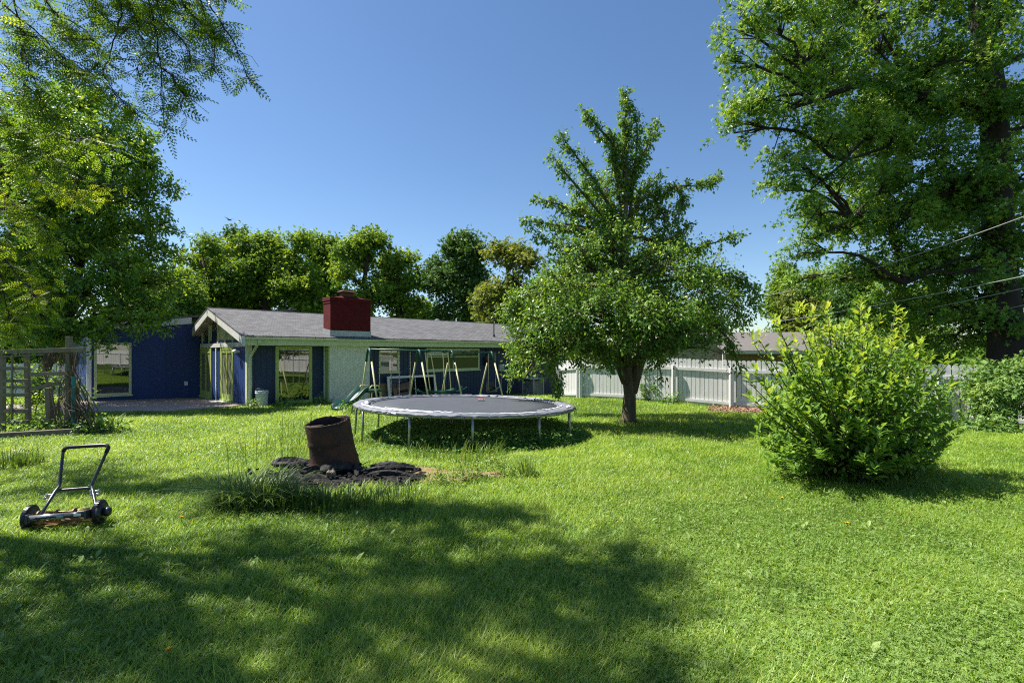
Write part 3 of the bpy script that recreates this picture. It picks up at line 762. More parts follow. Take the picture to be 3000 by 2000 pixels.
# torn pad: ragged ring with wrinkles, plus bare white strips
na = 240; w = MB(); V = []
jit_in = rng.normal(0, .035, na); jit_out = rng.normal(0, .02, na); wr = rng.normal(0, .006, na)
jit_in = (jit_in + np.roll(jit_in, 1) + np.roll(jit_in, 2)) / 2
for i, a in enumerate(np.linspace(0, 2 * math.pi, na + 1)[:-1]):
    for k, (r_, dz) in enumerate(((TRr - .27 + jit_in[i], .03), (TRr - .16, .055 + wr[i]), (TRr + .0, .042 + wr[i] * .6), (TRr + .035 + jit_out[i] * .6, .018 + wr[i]))):
        V.append(tpl(r_ * math.cos(a), r_ * math.sin(a), dz))
q = [(i * 4 + k, i * 4 + k + 1, ((i + 1) % na) * 4 + k + 1, ((i + 1) % na) * 4 + k) for i in range(na) for k in range(3) if rng.random() > .03]
w.add(V, [q]); po = w.build('safety_pad', M['pad'], tr, smooth=True); s_ = po.modifiers.new('thick', 'SOLIDIFY'); s_.thickness = .012
w = MB()
for a0, a1, r0, wd in ((3.55, 4.55, TRr - .10, .07), (4.0, 4.72, TRr - .2, .05), (3.3, 3.6, TRr - .2, .06), (5.95, 6.15, TRr - .08, .07), (1.6, 2.9, TRr - .2, .025), (4.75, 5.5, TRr - .02, .02), (.6, 1.5, TRr - .16, .025), (5.5, 6.2, TRr - .22, .02)):
    aa = np.arange(a0, a1, .03); k = len(aa); V = []
    for i, a in enumerate(aa):
        e = wd * .55 * (math.sin(math.pi * (i + .5) / k) ** .5) * rng.uniform(.5, 1.1); z_ = .066 + rng.normal(0, .003)
        V += [tpl((r0 - e) * math.cos(a), (r0 - e) * math.sin(a), z_), tpl((r0 + e) * math.cos(a), (r0 + e) * math.sin(a), z_ - .004)]
    w.add(V, [[(2 * i, 2 * i + 1, 2 * i + 3, 2 * i + 2) for i in range(k - 1)]])
po2 = w.build('torn_foam', M['padwhite'], po); s_ = po2.modifiers.new('thick', 'SOLIDIFY'); s_.thickness = .012
for k in range(6):
    a0 = R(-96 + 60 * k)
    for da in (-.27, .27):
        a = a0 + da * .9; x, y = (TRr + .0) * math.cos(a), (TRr + .0) * math.sin(a)
        zg = float(gz(TC[0] + x * 1.0, TC[1] + y * 1.0)) - tz0
        w = MB(); w.tube([tpl(x, y, -.03), tpl(x, y, -.22), (x * 1.01, y * 1.01, zg - .02)], [.022, .021, .020], 8); w.build('leg', M['steel'], tr, smooth=True)
w = MB()
for a in rng.uniform(0, 2 * math.pi, 46):
    x, y = (TRr + .045) * math.cos(a), (TRr + .045) * math.sin(a); w = MB(); w.tube([tpl(x, y, .01), tpl(x * 1.01, y * 1.01, -.04 - rng.uniform(0, .05))], .005, 4); w.build('tie_strap', M['black'], tr)
p = W(1408, 1176, 10.9)
w = MB(); V = []
for i in range(7):
    for j in range(4): V.append((.026 * (i - 3) + rng.normal(0, .006), .04 * (j - 1.5) + rng.normal(0, .01), .02 + abs(rng.normal(0, .02))))
w.add(V, [[(i * 4 + j, (i + 1) * 4 + j, (i + 1) * 4 + j + 1, i * 4 + j + 1) for i in range(6) for j in range(3)]])
o = w.build('rag', M['red']); o.location = (p[0], p[1], tz0 + tpl(p[0] - TC[0], p[1] - TC[1])[2] - .005); tag(o, 'small crumpled red rag lying on the trampoline mat', 'rag')
s_ = o.modifiers.new('thick', 'SOLIDIFY'); s_.thickness = .004

# ------------------------------------------------------------------ burn barrel and fire pit
bp_ = np.array([(988 - CX) / F * 6.08, 6.08]); bz = float(gz(*bp_)) - .09
t = thing('burn_barrel', 'rusty open steel burn barrel leaning over the fire pit', 'barrel', (bp_[0], bp_[1], bz))
t.rotation_euler = (R(6.5), R(-7), 0)
H = .73; rb, rt = .290, .255; prof = []
for z in np.linspace(0, H, 32):
    r_ = rb + (rt - rb) * z / H
    for zc_ in (.33 * H * 1.0 + .0, .665 * H):
        r_ += .012 * math.exp(-((z - zc_) / .012) ** 2)
    prof.append((r_, z))
n = 64; w = MB(); V = []; rg = np.random.default_rng(3)
ph = np.linspace(0, 2 * math.pi, n + 1)[:-1]
rim = .02 * np.sin(ph * 3 + 1) + .012 * rg.normal(size=n); rim[:] = np.minimum(rim, .012)
for i, (r_, z) in enumerate(prof):
    for j, a in enumerate(ph):
        dent = .008 * math.sin(2 * a + 9 * z) + .01 * math.exp(-((a - 5.0) / .5) ** 2 - ((z - .42) / .14) ** 2) * -2
        zz = z + (rim[j] if i == len(prof) - 1 else 0)
        V.append(((r_ + dent) * math.cos(a), (r_ + dent) * math.sin(a), zz))
w.add(V, [[(i * n + j, i * n + (j + 1) % n, (i + 1) * n + (j + 1) % n, (i + 1) * n + j) for i in range(len(prof) - 1) for j in range(n)]])
o = w.build('shell', M['rust'], t, smooth=True); s_ = o.modifiers.new('thick', 'SOLIDIFY'); s_.thickness = .006
w = MB(); w.lathe([(rt - .012, H - .02), (rt - .02, H - .05), (rb - .012, .05), (.001, .045)], 40, cap=False); w.build('sooty_lining', M['soot'], t, smooth=True)
w = MB(); w.tube([((rt + .004) * math.cos(a), (rt + .004) * math.sin(a), H - .012 + (0)) for a in np.linspace(0, 2 * math.pi, 49)[:-1]], .006, 6, closed=True); w.build('rim', M['rust'], t, smooth=True)


def rough_log(name, label, px0, py0, px1, py1, d0, d1, r0, seed, cat='log', m='char', zoff=0., group='charred logs in the fire pit'):
    rg = np.random.default_rng(seed)
    a = W(px0, py0, d0); b = W(px1, py1, d1); a[2] = max(a[2], float(gz(a[0], a[1])) + .05 + r0 * .6); b[2] = max(b[2], float(gz(b[0], b[1])) + .05 + r0 * .5)
    n, k = 14, 10; d = b - a; L = np.linalg.norm(d); d /= L
    s1 = np.cross(d, [0, 0, 1]); s1 /= np.linalg.norm(s1); s2 = np.cross(s1, d)
    V = []; bend = rg.normal(0, .06 * L, 2); fac = rg.normal(0, .17, k)
    for i in range(n + 1):
        q = i / n; c = a + d * L * q + (s1 * bend[0] + s2 * abs(bend[1]) * .6) * math.sin(math.pi * q)
        rr = r0 * (.62 + .38 * math.sin(math.pi * min(1, q * .9 + .12))) * (1 if 0 < i < n else .7)
        for j in range(k):
            an = 2 * math.pi * j / k; r_ = rr * (1 + fac[j] + .09 * rg.normal() + .12 * math.sin(3 * an + seed + i * .5))
            V.append(c + r_ * (math.cos(an) * s1 + math.sin(an) * s2 * .85))
    w = MB(); w.add(np.array(V) - a, [[(i * k + j, i * k + (j + 1) % k, (i + 1) * k + (j + 1) % k, (i + 1) * k + j) for i in range(n) for j in range(k)], np.arange(k)[::-1], np.arange(n * k, n * k + k)])
    o = w.build(name, M[m]); o.location = a
    return tag(o, label, cat, group)


rough_log('charred_log', 'thick charred log with sawn end pointing left of the barrel', 800, 1398, 935, 1408, 6.15, 6.0, .075, 1)
rough_log('charred_log', 'long grey burnt branch lying in front of the barrel', 885, 1420, 985, 1408, 5.75, 5.9, .045, 2)
rough_log('charred_log', 'curved black log arching right in front of the barrel base', 938, 1415, 1032, 1384, 5.75, 5.85, .07, 3)
rough_log('charred_log', 'upright burnt stub at the lower right corner of the barrel', 1044, 1428, 1052, 1375, 5.75, 5.95, .05, 4)
rough_log('charred_log', 'flat black log reaching right from the barrel toward bare soil', 1055, 1412, 1235, 1402, 5.75, 5.9, .036, 5)
rough_log('charred_log', 'short charred log at the back of the ash heap', 1085, 1398, 1215, 1390, 5.95, 6.05, .038, 6)
rough_log('charred_log', 'pale ashy log at the front right of the ash heap', 1075, 1428, 1190, 1418, 5.6, 5.68, .036, 8)
rough_log('charred_log', 'black log lying crosswise under the front of the barrel', 905, 1400, 1040, 1396, 6.05, 5.95, .06, 9)
rough_log('stone', 'rounded grey stone half buried in front of the burnt logs', 958, 1428, 982, 1428, 5.6, 5.6, .06, 10, 'stone', 'oldwood', group=None)
rough_log('brick_chunk', 'broken reddish brick chunk in the ash before the barrel', 948, 1392, 964, 1393, 5.9, 5.9, .035, 11, 'brick', 'mulch', group=None)
# ash bed: crumpled sheet with charcoal lumps
rg = np.random.default_rng(12); w = MB(); nxx, nyy = 60, 34; V = []
ax0, ax1, ay0, ay1 = -3.3, -.7, 5.15, 6.55
for j in range(nyy):
    for i in range(nxx):
        x = ax0 + (ax1 - ax0) * i / (nxx - 1); y = ay0 + (ay1 - ay0) * j / (nyy - 1)
        e = ((x + 2.0) / .95) ** 2 + ((y - 5.70) / .40) ** 2 + .3 * math.sin(5 * x + 3 * y) + .22 * math.sin(11 * x - 7 * y)
        V.append((x, y, float(gz(x, y)) + max(-.05, .035 * (1.1 - e)) + (rg.uniform(0, .04) if e < 1 else -.02)))
w.add(V, [[(j * nxx + i, j * nxx + i + 1, (j + 1) * nxx + i + 1, (j + 1) * nxx + i) for j in range(nyy - 1) for i in range(nxx - 1)]])
for k in range(100):
    x = rg.normal(-1.9, .55); y = rg.normal(5.72, .17); z = float(gz(x, y)) + .055 + rg.uniform(0, .03); a = rg.uniform(0, 3.14); L_ = rg.uniform(.02, .12); hh = rg.uniform(.005, .016)
    if abs(x + 2.02) > 1.05: continue
    w.beam((x, y, z), (x + L_ * math.cos(a), y + L_ * math.sin(a), z + rg.uniform(-.02, .04)), hh * 2, hh * rg.uniform(.8, 2.2), up=(rg.normal() * .5, rg.normal() * .5, 1))
tag(w.build('ash', M['ash']), 'black ash and charcoal bed of the fire pit', 'ash', kind='stuff')

w = MB(); V = []; nxx, nyy = 50, 26; rg = np.random.default_rng(14); sx0, sx1, sy0, sy1 = -2.1, .2, 5.3, 6.7
for j in range(nyy):
    for i in range(nxx):
        x = sx0 + (sx1 - sx0) * i / (nxx - 1); y = sy0 + (sy1 - sy0) * j / (nyy - 1)
        e = ((x + .98) / .75) ** 2 + ((y - 5.98) / .38) ** 2 + .3 * math.sin(6 * x + 4 * y) + .2 * math.sin(13 * x)
        V.append((x, y, float(gz(x, y)) + (.012 + rg.uniform(0, .015) if e < 1 else -.03)))
w.add(V, [[(j * nxx + i, j * nxx + i + 1, (j + 1) * nxx + i + 1, (j + 1) * nxx + i) for j in range(nyy - 1) for i in range(nxx - 1)]])
tag(w.build('bare_soil', M['soil']), 'scorched tan bare soil and thatch beside the ash', 'soil', kind='stuff')

# ------------------------------------------------------------------ reel mower
def Mw(rx, ry, d): return W(rx * .29787, 1200 + ry * .29787, d)
axl = Mw(300, 1110, 4.02); axr = Mw(985, 1045, 4.14)
mz = float(gz(axl[0], axl[1]))
t = thing('reel_mower', 'black push reel mower with orange blades parked on shaded grass', 'mower', ((axl[0] + axr[0]) / 2, (axl[1] + axr[1]) / 2, mz))
org = np.array(t.location)
al = np.array([axl[0], axl[1], mz + .092]) - org; ar = np.array([axr[0], axr[1], mz + .100]) - org
ax = (ar - al) / np.linalg.norm(ar - al); fw = np.cross([0, 0, 1], ax); fw /= np.linalg.norm(fw); up = np.cross(ax, fw)
Mx = np.stack([fw, up, ax], 1)       # local z of the lathe runs along the axle
for c, s_ in ((al, -1), (ar, 1)):
    w = MB(); w.lathe([(.045, -.019), (.085, -.021), (.098, -.016), (.101, 0), (.098, .016), (.085, .021), (.045, .019)], 32, c, M=Mx)
    wo = w.build('wheel', M['black'], t, smooth=True)
    w = MB(); w.lathe([(.0, -.026), (.025, -.03), (.042, -.025), (.07, -.022), (.071, .022), (.042, .025), (.025, .03), (0, .026)], 20, c, M=Mx); w.build('hub', M['mower'], wo, smooth=True)
    w = MB()
    for k in range(36):
        a = 2 * math.pi * k / 36; q = c + (fw * math.cos(a) + up * math.sin(a)) * .100
        w.beam(q - ax * .015, q + ax * .015, .007, .006, up=(fw * math.cos(a) + up * math.sin(a)))
    w.build('tread', M['black'], wo)
w = MB(); w.lathe([(.0, .03), (.035, .035), (.04, .06), (.03, .075), (0, .08)], 16, ar, M=Mx); w.build('axle_cap', M['mower'], t, smooth=True)
bl, br_ = al + ax * .045 + up * .02 - fw * -.0, ar - ax * .045 + up * .02
to_cam = -np.array([org[0], org[1], 0]); to_cam /= np.linalg.norm(to_cam)
fd = fw if fw @ to_cam > 0 else -fw
mid = bl + (br_ - bl) * .62
w = MB(); w.tube([bl + fd * .10, mid + fd * .10], .024, 12); w.build('front_bar', M['silver'], t, smooth=True)
w = MB(); w.tube([mid + fd * .10 + ax * .001, br_ + fd * .10], .0235, 12); w.build('front_bar', M['mower'], t, smooth=True)
w = MB()
for q0, q1 in ((.12, .5),):
    for k in range(13):
        s0 = q0 + (q1 - q0) * k / 13; c = bl + (br_ - bl) * s0 + fd * .1245 + up * (.004 if k % 3 else .0); w.beam(c, c + ax * .010, .0015, .010 + .004 * (k % 2), up=up)
w.build('label_marks', M['black'], t)
w = MB(); c = bl + (br_ - bl) * .80 + fd * .1235 + up * .004; w.beam(c, c + ax * .05, .0016, .018, up=up); w.build('label_sticker', M['white'], t)
w = MB()
for s0, s1 in ((bl + fd * .10, al), (br_ + fd * .10, ar)):
    w = MB(); w.beam(s0 + fd * .03, s1 - fd * .06, .018, .07, up=up); w.build('side_plate', M['mower'], t, bevel=.005)
# helical reel blades and cutter bar
w = MB(); cL = bl - up * .01 - fd * .005; cR = br_ - up * .01 - fd * .005
for k in range(5):
    P = []
    for i in range(15):
        q = i / 14; a = 2 * math.pi * k / 5 + q * 1.5; P.append(cL + (cR - cL) * q + (fw * math.cos(a) + up * math.sin(a)) * .042 - up * .02)
    for i in range(14):
        o_ = P[i] - (cL + (cR - cL) * (i / 14)); w.beam(P[i], P[i + 1], .005, .018, up=o_ / np.linalg.norm(o_))
for q in (.03, .35, .65, .97):
    c = cL + (cR - cL) * q; w.lathe([(.02, -.004), (.04, -.004), (.04, .004), (.02, .004)], 16, c, M=Mx)
w.tube([cL, cR], .012, 8)
w.build('reel', M['orange'], t)
w = MB(); w.beam(bl - up * .085 + fd * .02, br_ - up * .085 + fd * .02, .05, .008, up=up); w.tube([bl - up * .075 - fd * .1, br_ - up * .075 - fd * .1], .022, 10); w.build('cutter_bar', M['orange'], t)
# handle
def H_(rx, ry, d): return Mw(rx, ry, d) - org
hl = [H_(372, 1088, 3.93), H_(450, 950, 4.02), H_(540, 805, 4.12), H_(580, 755, 4.22), H_(590, 700, 4.24), H_(610, 500, 4.3), H_(622, 410, 4.33), H_(640, 380, 4.335), H_(680, 368, 4.34),
      H_(850, 356, 4.35), H_(1020, 348, 4.36), H_(1055, 352, 4.36), H_(1068, 370, 4.355), H_(1045, 420, 4.345), H_(960, 610, 4.3), H_(905, 730, 4.265), H_(903, 755, 4.255), H_(912, 800, 4.2), H_(950, 975, 4.07), H_(955, 1040, 4.02)]
w = MB(); w.tube(hl, .0125, 10); w.build('handle', M['mower'], t, smooth=True)
w = MB(); w.tube([H_(548, 805, 4.2), H_(600, 788, 4.22), H_(740, 778, 4.24), H_(860, 768, 4.25), H_(905, 775, 4.25)], .0125, 10); w.build('cross_bar', M['mower'], t, smooth=True)
w = MB()
for a in (H_(500, 835, 4.17), H_(478, 862, 4.165), H_(930, 800, 4.24), H_(935, 830, 4.23)): w.tube([a - ax * .03, a + ax * .03], .008, 8); w.tube([a - ax * .034, a - ax * .022], .014, 6); w.tube([a + ax * .022, a + ax * .034], .014, 6); w.build('bolt', M['flash'], t); w = MB()
w = MB(); q = H_(437, 1010, 4.1); w.lathe([(.0, -.012), (.02, -.008), (.022, .006), (0, .012)], 14, q); w.build('knob', M['yellow'], t, smooth=True)
w = MB()
for a, b in ((hl[7], hl[12]),): w.tube([hl[i] for i in range(6, 14)], .0165, 10)
w.build('grip', M['black'], t, smooth=True)

# ------------------------------------------------------------------ trellis
TD = 10.0
def Q(rx, ry, d=TD): return W(rx * .29787, 850 + ry * .29787, d)
tp = Q(450, 1390); tp[2] = float(gz(tp[0], tp[1]))
t = thing('trellis', 'weathered grey wooden garden trellis of posts and rails with dead vines', 'trellis', tp)
def seg(name, a, b, wd, th, m='oldwood', d0=TD, d1=TD):
    w = MB(); w.beam(Q(*a, d0) - tp, Q(*b, d1) - tp, th, wd, up=(0, 0, 1)); return w.build(name, M[m], t, bevel=.004)
def post(a, b, wd, d=TD):
    w = MB(); p0, p1 = Q(*a, d), Q(*b, d); p0[2] = float(gz(p0[0], p0[1])) - .1; p0[0] = p1[0] + (p0[0] - p1[0])
    w.beam(p0 - tp, p1 - tp, wd, wd); return w.build('post', M['oldwood'], t, bevel=.004)
post((28, 1400), (25, 640), .072, 9.95); post((285, 1410), (262, 585), .072); post((672, 1400), (680, 455), .085); post((725, 1400), (715, 520), .07, 10.08); post((502, 1310), (480, 960), .095, 10.03)
post((-150, 1400), (-150, 600), .072, 9.9)
seg('rail', (-160, 612), (835, 583), .09, .045, d0=9.94, d1=9.93); seg('rail', (-160, 662), (430, 632), .03, .03, d0=9.93, d1=9.94)
for y0, y1, h in ((770, 768, .07), (890, 890, .07), (955, 952, .06), (1032, 1028, .07), (1192, 1185, .085), (1300, 1292, .07)): seg('slat', (-160, y0), (280, y1), h, .03, d0=9.92, d1=9.93)
seg('rail', (300, 828), (668, 815), .075, .035, d0=9.95, d1=9.94); seg('rail', (300, 970), (580, 915), .08, .035, d0=9.94, d1=9.95); seg('rail', (290, 1332), (660, 1325), .045, .03)
seg('rail', (120, 640), (120, 1330), .03, .03, d0=9.9, d1=9.9)
seg('stick', (490, 840), (640, 985), .022, .022, d0=9.9, d1=9.9); seg('slat', (410, 700), (470, 920), .05, .02, d0=10.04, d1=10.04)
seg('slat', (505, 1000), (545, 1200), .035, .02, d0=9.98, d1=9.98)
rg = np.random.default_rng(21)
w = MB()
for k in range(60):
    x0 = rg.uniform(560, 960) if k < 38 else rg.uniform(250, 900); y0 = rg.uniform(1280, 1420); x1 = 700 + rg.normal(0, 70); y1 = rg.uniform(580, 1150)
    n = 9; d0 = 10 + rg.normal(0, .2); sx, sy = rg.normal(0, 40), rg.normal(0, 30)
    P = [Q(x0 + (x1 - x0) * q ** 1.3 + sx * math.sin(q * 5) + rg.normal(0, 16), y0 + (y1 - y0) * q + sy * math.sin(q * 4), d0 + .15 * math.sin(q * 6 + k)) - tp for q in np.linspace(0, 1, n)]
    w.tube(P, np.linspace(.012, .004, n) * rg.uniform(.6, 1.3), 5)
for k in range(40):   # stems hanging from the top rail
    x0 = rg.uniform(420, 830); P = [Q(x0 + rg.normal(0, 10) * q * 3, 600 + q * rg.uniform(40, 230), 9.95 + .05 * q) - tp for q in np.linspace(0, 1, 6)]; w.tube(P, .005, 4)
vo = w.build('dead_vine', M['vine'], t)
w = MB(); a, b = Q(720, 1365, 9.9), Q(722, 855, 9.9); w.tube([a, b], .035, 10); w.tube([b - [0, 0, .02], b + [0, 0, .02]], .04, 10)
o = w.build('garden_pole', M['teal']); tag(o, 'teal plastic pole standing among dead vines at the trellis end', 'pole')
w = MB(); a = G(-120, 8.75); b = G(245, 9.75); w.beam(a + [0, 0, .07], b + [0, 0, .07], .1, .13); o = w.build('garden_timber', M['oldwood'], bevel=.01); tag(o, 'grey landscape timber lying in front of the trellis', 'timber')

# ------------------------------------------------------------------ white board fence
def fence_run(name, label, pts, hgt, seed, parent_loc, railside=1, zextra=None, posts=True):
    rg = np.random.default_rng(seed); t = thing(name, label, 'fence', parent_loc); o3 = np.array(parent_loc)
    for (a, b) in zip(pts[:-1], pts[1:]):
        a = np.array(a, float); b = np.array(b, float); L = np.linalg.norm(b - a); d = (b - a) / L; nrm = np.array([d[1], -d[0]]) * railside
        npan = max(1, int(round(L / 2.4)))
        for k in range(npan):
            s0, s1 = L * k / npan, L * (k + 1) / npan
            w = MB(); m = int(round((s1 - s0) / .145)); pw = (s1 - s0) / m
            zline = lambda s: float(gz(*(a + d * s)))
            for i in range(m):
                c0 = s0 + i * pw + .004; c1 = s0 + (i + 1) * pw - .013; zb = zline((c0 + c1) / 2) + rg.uniform(.03, .06); zt = zb + hgt + rg.normal(0, .006)
                off = rg.normal(0, .003); lean = rg.normal(0, .004)
                q = []
                for z_, e in ((zb, 0), (zt - .04, lean)):
                    for s_, f in ((c0 + e, 0), (c1 + e, 0), (c1 + e, .018), (c0 + e, .018)):
                        pp = a + d * s_ - nrm * (f + off); q.append((pp[0], pp[1], z_))
                w.hexa([np.array(x) - o3 for x in q])
                pp = [a + d * s_ - nrm * off for s_ in (c0 + lean, c1 + lean, c1 + lean - .03, c0 + lean + .03)]
                zz = (zt - .0395, zt - .0395, zt, zt)
                w.prism([np.array((x[0], x[1], z_)) - o3 for x, z_ in zip(pp, zz)], (-nrm[0] * .018, -nrm[1] * .018, 0))
            w.build('panel', M['fence'], t)
            w = MB()
            for hr, hh in ((hgt * .80, .09), (.16, .09)):
                p0 = a + d * s0 + nrm * .028; p1 = a + d * s1 + nrm * .028
                w.beam(np.array((*p0, zline(s0) + hr)) - o3, np.array((*p1, zline(s1) + hr)) - o3, .042, hh); w.build('rail', M['fence'], t); w = MB()
        for k in range(npan + 1):
            p = a + d * (L * k / npan) + nrm * .10; z = float(gz(*p))
            w = MB(); w.box(p[0] - .055 - o3[0], p[1] - .055 - o3[1], z - .3 - o3[2], p[0] + .055 - o3[0], p[1] + .055 - o3[1], z + hgt * .86 - o3[2])
            w.build('post', M['fence'], t, bevel=.006)
    return t


fp = [(2.7, 19.0), (5.65, 17.1), (7.2, 16.1), (11.7, 13.5), (16.5, 10.6), (18.5, -2), (16, -9), (-8, -12)]
fence_run('board_fence', 'white painted board fence along the right side of the yard', fp, 1.52, 4, (7.2, 16.1, float(gz(7.2, 16.1))))
fence_run('board_fence', 'narrow white gate section between the air conditioner and the long fence', [(1.9, 20.0), (2.62, 19.08)], 1.45, 6, (1.9, 20.0, float(gz(1.9, 20.0))), railside=1)
fence_run('board_fence', 'shaded white board fence far behind the wooden trellis', [(-32, 22.5), (-19.4, 24.2)], 1.55, 8, (-22, 23.6, float(gz(-22, 23.6))), railside=1)

# ------------------------------------------------------------------ neighbour houses
nd = 27.5
p0 = W(2122, 1030, nd); zg = float(gz(p0[0], p0[1]))
t = thing('neighbour_house', 'low tan neighbour house with grey roof beyond the white fence', 'house', (p0[0], p0[1], zg))
ez = p0[2] - zg; rzz = W(2122, 976, nd + 3)[2] - zg
w = MB(); w.box(0, .0, -.6, 9, 6, ez - .02); w.build('wall', M['tanboard'], t)
w = MB(); w.box(-4.6, .3, -.6, -.002, 6.2, ez + .55); w.prism([(-4.6, .3, ez + .551), (-.002, .3, ez + .551), (-2.3, .3, ez + 1.1)], (0, 5.9, 0)); w.build('gable_wall', M['tanside'], t)
w = MB()
w.hexa([(-.3, -.7, ez), (9.4, -.7, ez), (9.4, 3, rzz), (-.3, 3, rzz), (-.3, -.7, ez + .07), (9.4, -.7, ez + .07), (9.4, 3, rzz + .07), (-.3, 3, rzz + .07)])
w.hexa([(-.3, 3.001, rzz), (9.4, 3.001, rzz), (9.4, 6.7, ez), (-.3, 6.7, ez), (-.3, 3.001, rzz + .07), (9.4, 3.001, rzz + .07), (9.4, 6.7, ez + .07), (-.3, 6.7, ez + .07)])
w.build('roof', M['nroof'], t)
w = MB(); w.box(-.12, -.06, -.6, .04, -.003, ez - .03); w.build('corner_trim', M['white'], t)
w = MB(); w.box(-.3, -.74, ez - .12, 9.4, -.703, ez + .05); w.build('fascia', M['oldwhite'], t)
p0 = W(1505, 962, 58); t = thing('far_house', 'distant grey gable roof peeking over the ranch house ridge', 'house', (p0[0], p0[1], float(gz(p0[0], p0[1]))))
zz = p0[2] - float(gz(p0[0], p0[1]))
w = MB(); w.box(-1.2, 0, -.3, 5, 7, zz - .3); w.build('wall', M['tanside'], t)
w = MB(); w.prism([(-1.6, -.4, zz - .35), (1.4, -.4, zz + .75), (5.4, -.4, zz - .35)], (0, 8, 0)); w.build('roof', M['nroof'], t)

# ------------------------------------------------------------------ power lines
for k, (lab, a, b, sg) in enumerate((
        ('highest pale cable crossing before the big maple', W(3300, 520, 10), W(2200, 872, 26), .35),
        ('middle pale cable sloping down behind the leafy bush', W(3300, 745, 10.5), W(2250, 945, 26), .12),
        ('thin cable just below the middle pale cable', W(3300, 775, 11), W(2400, 960, 26), .12),
        ('lowest short cable near the big maple trunk', W(3300, 822, 11), W(2640, 962, 24), .1))):
    w = MB(); P = [a + (b - a) * q - np.array([0, 0, sg * 4 * q * (1 - q)]) for q in np.linspace(0, 1, 25)]
    w.tube(np.array(P) - a, .012, 6); o = w.build('power_line', M['wire']); o.location = a; tag(o, lab, 'cable', 'cables over the fence')

# ------------------------------------------------------------------ bird
bq = W(672, 645, 55); w = MB()
w.tube([(-.28, 0, 0), (-.1, 0, .03), (.1, 0, .03), (.32, 0, -.01)], [.02, .07, .07, .02], 8)
for s_ in (-1, 1): w.add([(-.1, 0, .05), (.12, 0, .05), (.06, s_ * .35, .2), (-.02, s_ * .7, .24), (-.12, s_ * .35, .18), (-.1, 0, .03), (.12, 0, .03), (.06, s_ * .35, .18), (-.02, s_ * .7, .23), (-.12, s_ * .35, .16)],
                        [(0, 1, 2, 4), (4, 2, 3), (5, 9, 7, 6), (9, 8, 7), (1, 6, 7, 2), (2, 7, 8, 3), (3, 8, 9, 4), (4, 9, 5, 0)])
o = w.build('bird', M['black']); o.location = bq; o.rotation_euler = (R(15), R(-10), R(75)); tag(o, 'dark bird gliding in the clear sky above the trees', 'bird')


# ------------------------------------------------------------------ vegetation
def unit(v): return v / (np.linalg.norm(v, axis=-1, keepdims=True) + 1e-9)
def ball(rg, n): return unit(rg.normal(size=(n, 3))) * rg.random((n, 1)) ** (1 / 3)


def sprays(mb, C, D, nl, L, S, t, rg, tone, droop=.2, spread=.7, upb=.8, jit=.25):
    n = len(C)
    if n == 0: return
    j = (np.arange(nl) + .5) / nl
    P = C[:, None] + D[:, None] * (L * j)[None, :, None] + rg.normal(size=(n, nl, 3)) * (L * jit)
    A = D[:, None] * .55 + unit(rg.normal(size=(n, nl, 3))) * spread + np.array([0, 0, -droop])
    Nn = unit(rg.normal(size=(n, nl, 3))) * .62 + np.array([0, 0, upb * .55]) + D[:, None] * .55
    T = np.clip(tone[:, None] + rg.normal(0, .16, (n, nl)), 0, 1)
    Sz = S * rg.uniform(.65, 1.25, n * nl)
    mb.leaf(P.reshape(-1, 3), A.reshape(-1, 3), Nn.reshape(-1, 3), Sz, t, T.ravel())


def clump_points(clumps, n, rg, nb=9, br=.42):
    """clumps: (center, radii). Returns spray bases, directions, tone, and branch targets"""
    wgt = np.array([np.prod(r) ** (2 / 3) for c, r in clumps]); cnt = np.maximum(1, (n * wgt / wgt.sum()).astype(int))
    Cs, Ds, Ts, Bs = [], [], [], []
    for (c, r), k in zip(clumps, cnt):
        c = np.array(c, float); r = np.array(r, float)
        dirs = unit(rg.normal(size=(nb, 3))); dirs[:, 2] = np.where(dirs[:, 2] < -.5, -dirs[:, 2] * .5, dirs[:, 2])
        sub = c + dirs * r * rg.uniform(.45, .85, (nb, 1)); st = rg.normal(0, .17, nb)
        i = rg.integers(0, nb, k)
        P = sub[i] + ball(rg, k) * r * br * rg.uniform(.7, 1.25, (nb, 1))[i]
        D = unit((P - c) / r + np.array([0, 0, .15]) + rg.normal(0, .45, (k, 3)))
        Cs.append(P); Ds.append(D); Ts.append(.5 + st[i] + .10 * D[:, 2]); Bs.append((c, sub))
    return np.vstack(Cs), np.vstack(Ds), np.concatenate(Ts), Bs


def curve(a, b, sag, rg, n=8, wob=.05):
    a = np.array(a, float); b = np.array(b, float); L = np.linalg.norm(b - a); q = np.linspace(0, 1, n)[:, None]
    P = a + (b - a) * q + np.array([0, 0, 1]) * sag * L * np.sin(math.pi * q)
    P[1:-1] += rg.normal(0, wob * L / 3, (n - 2, 3))
    return P


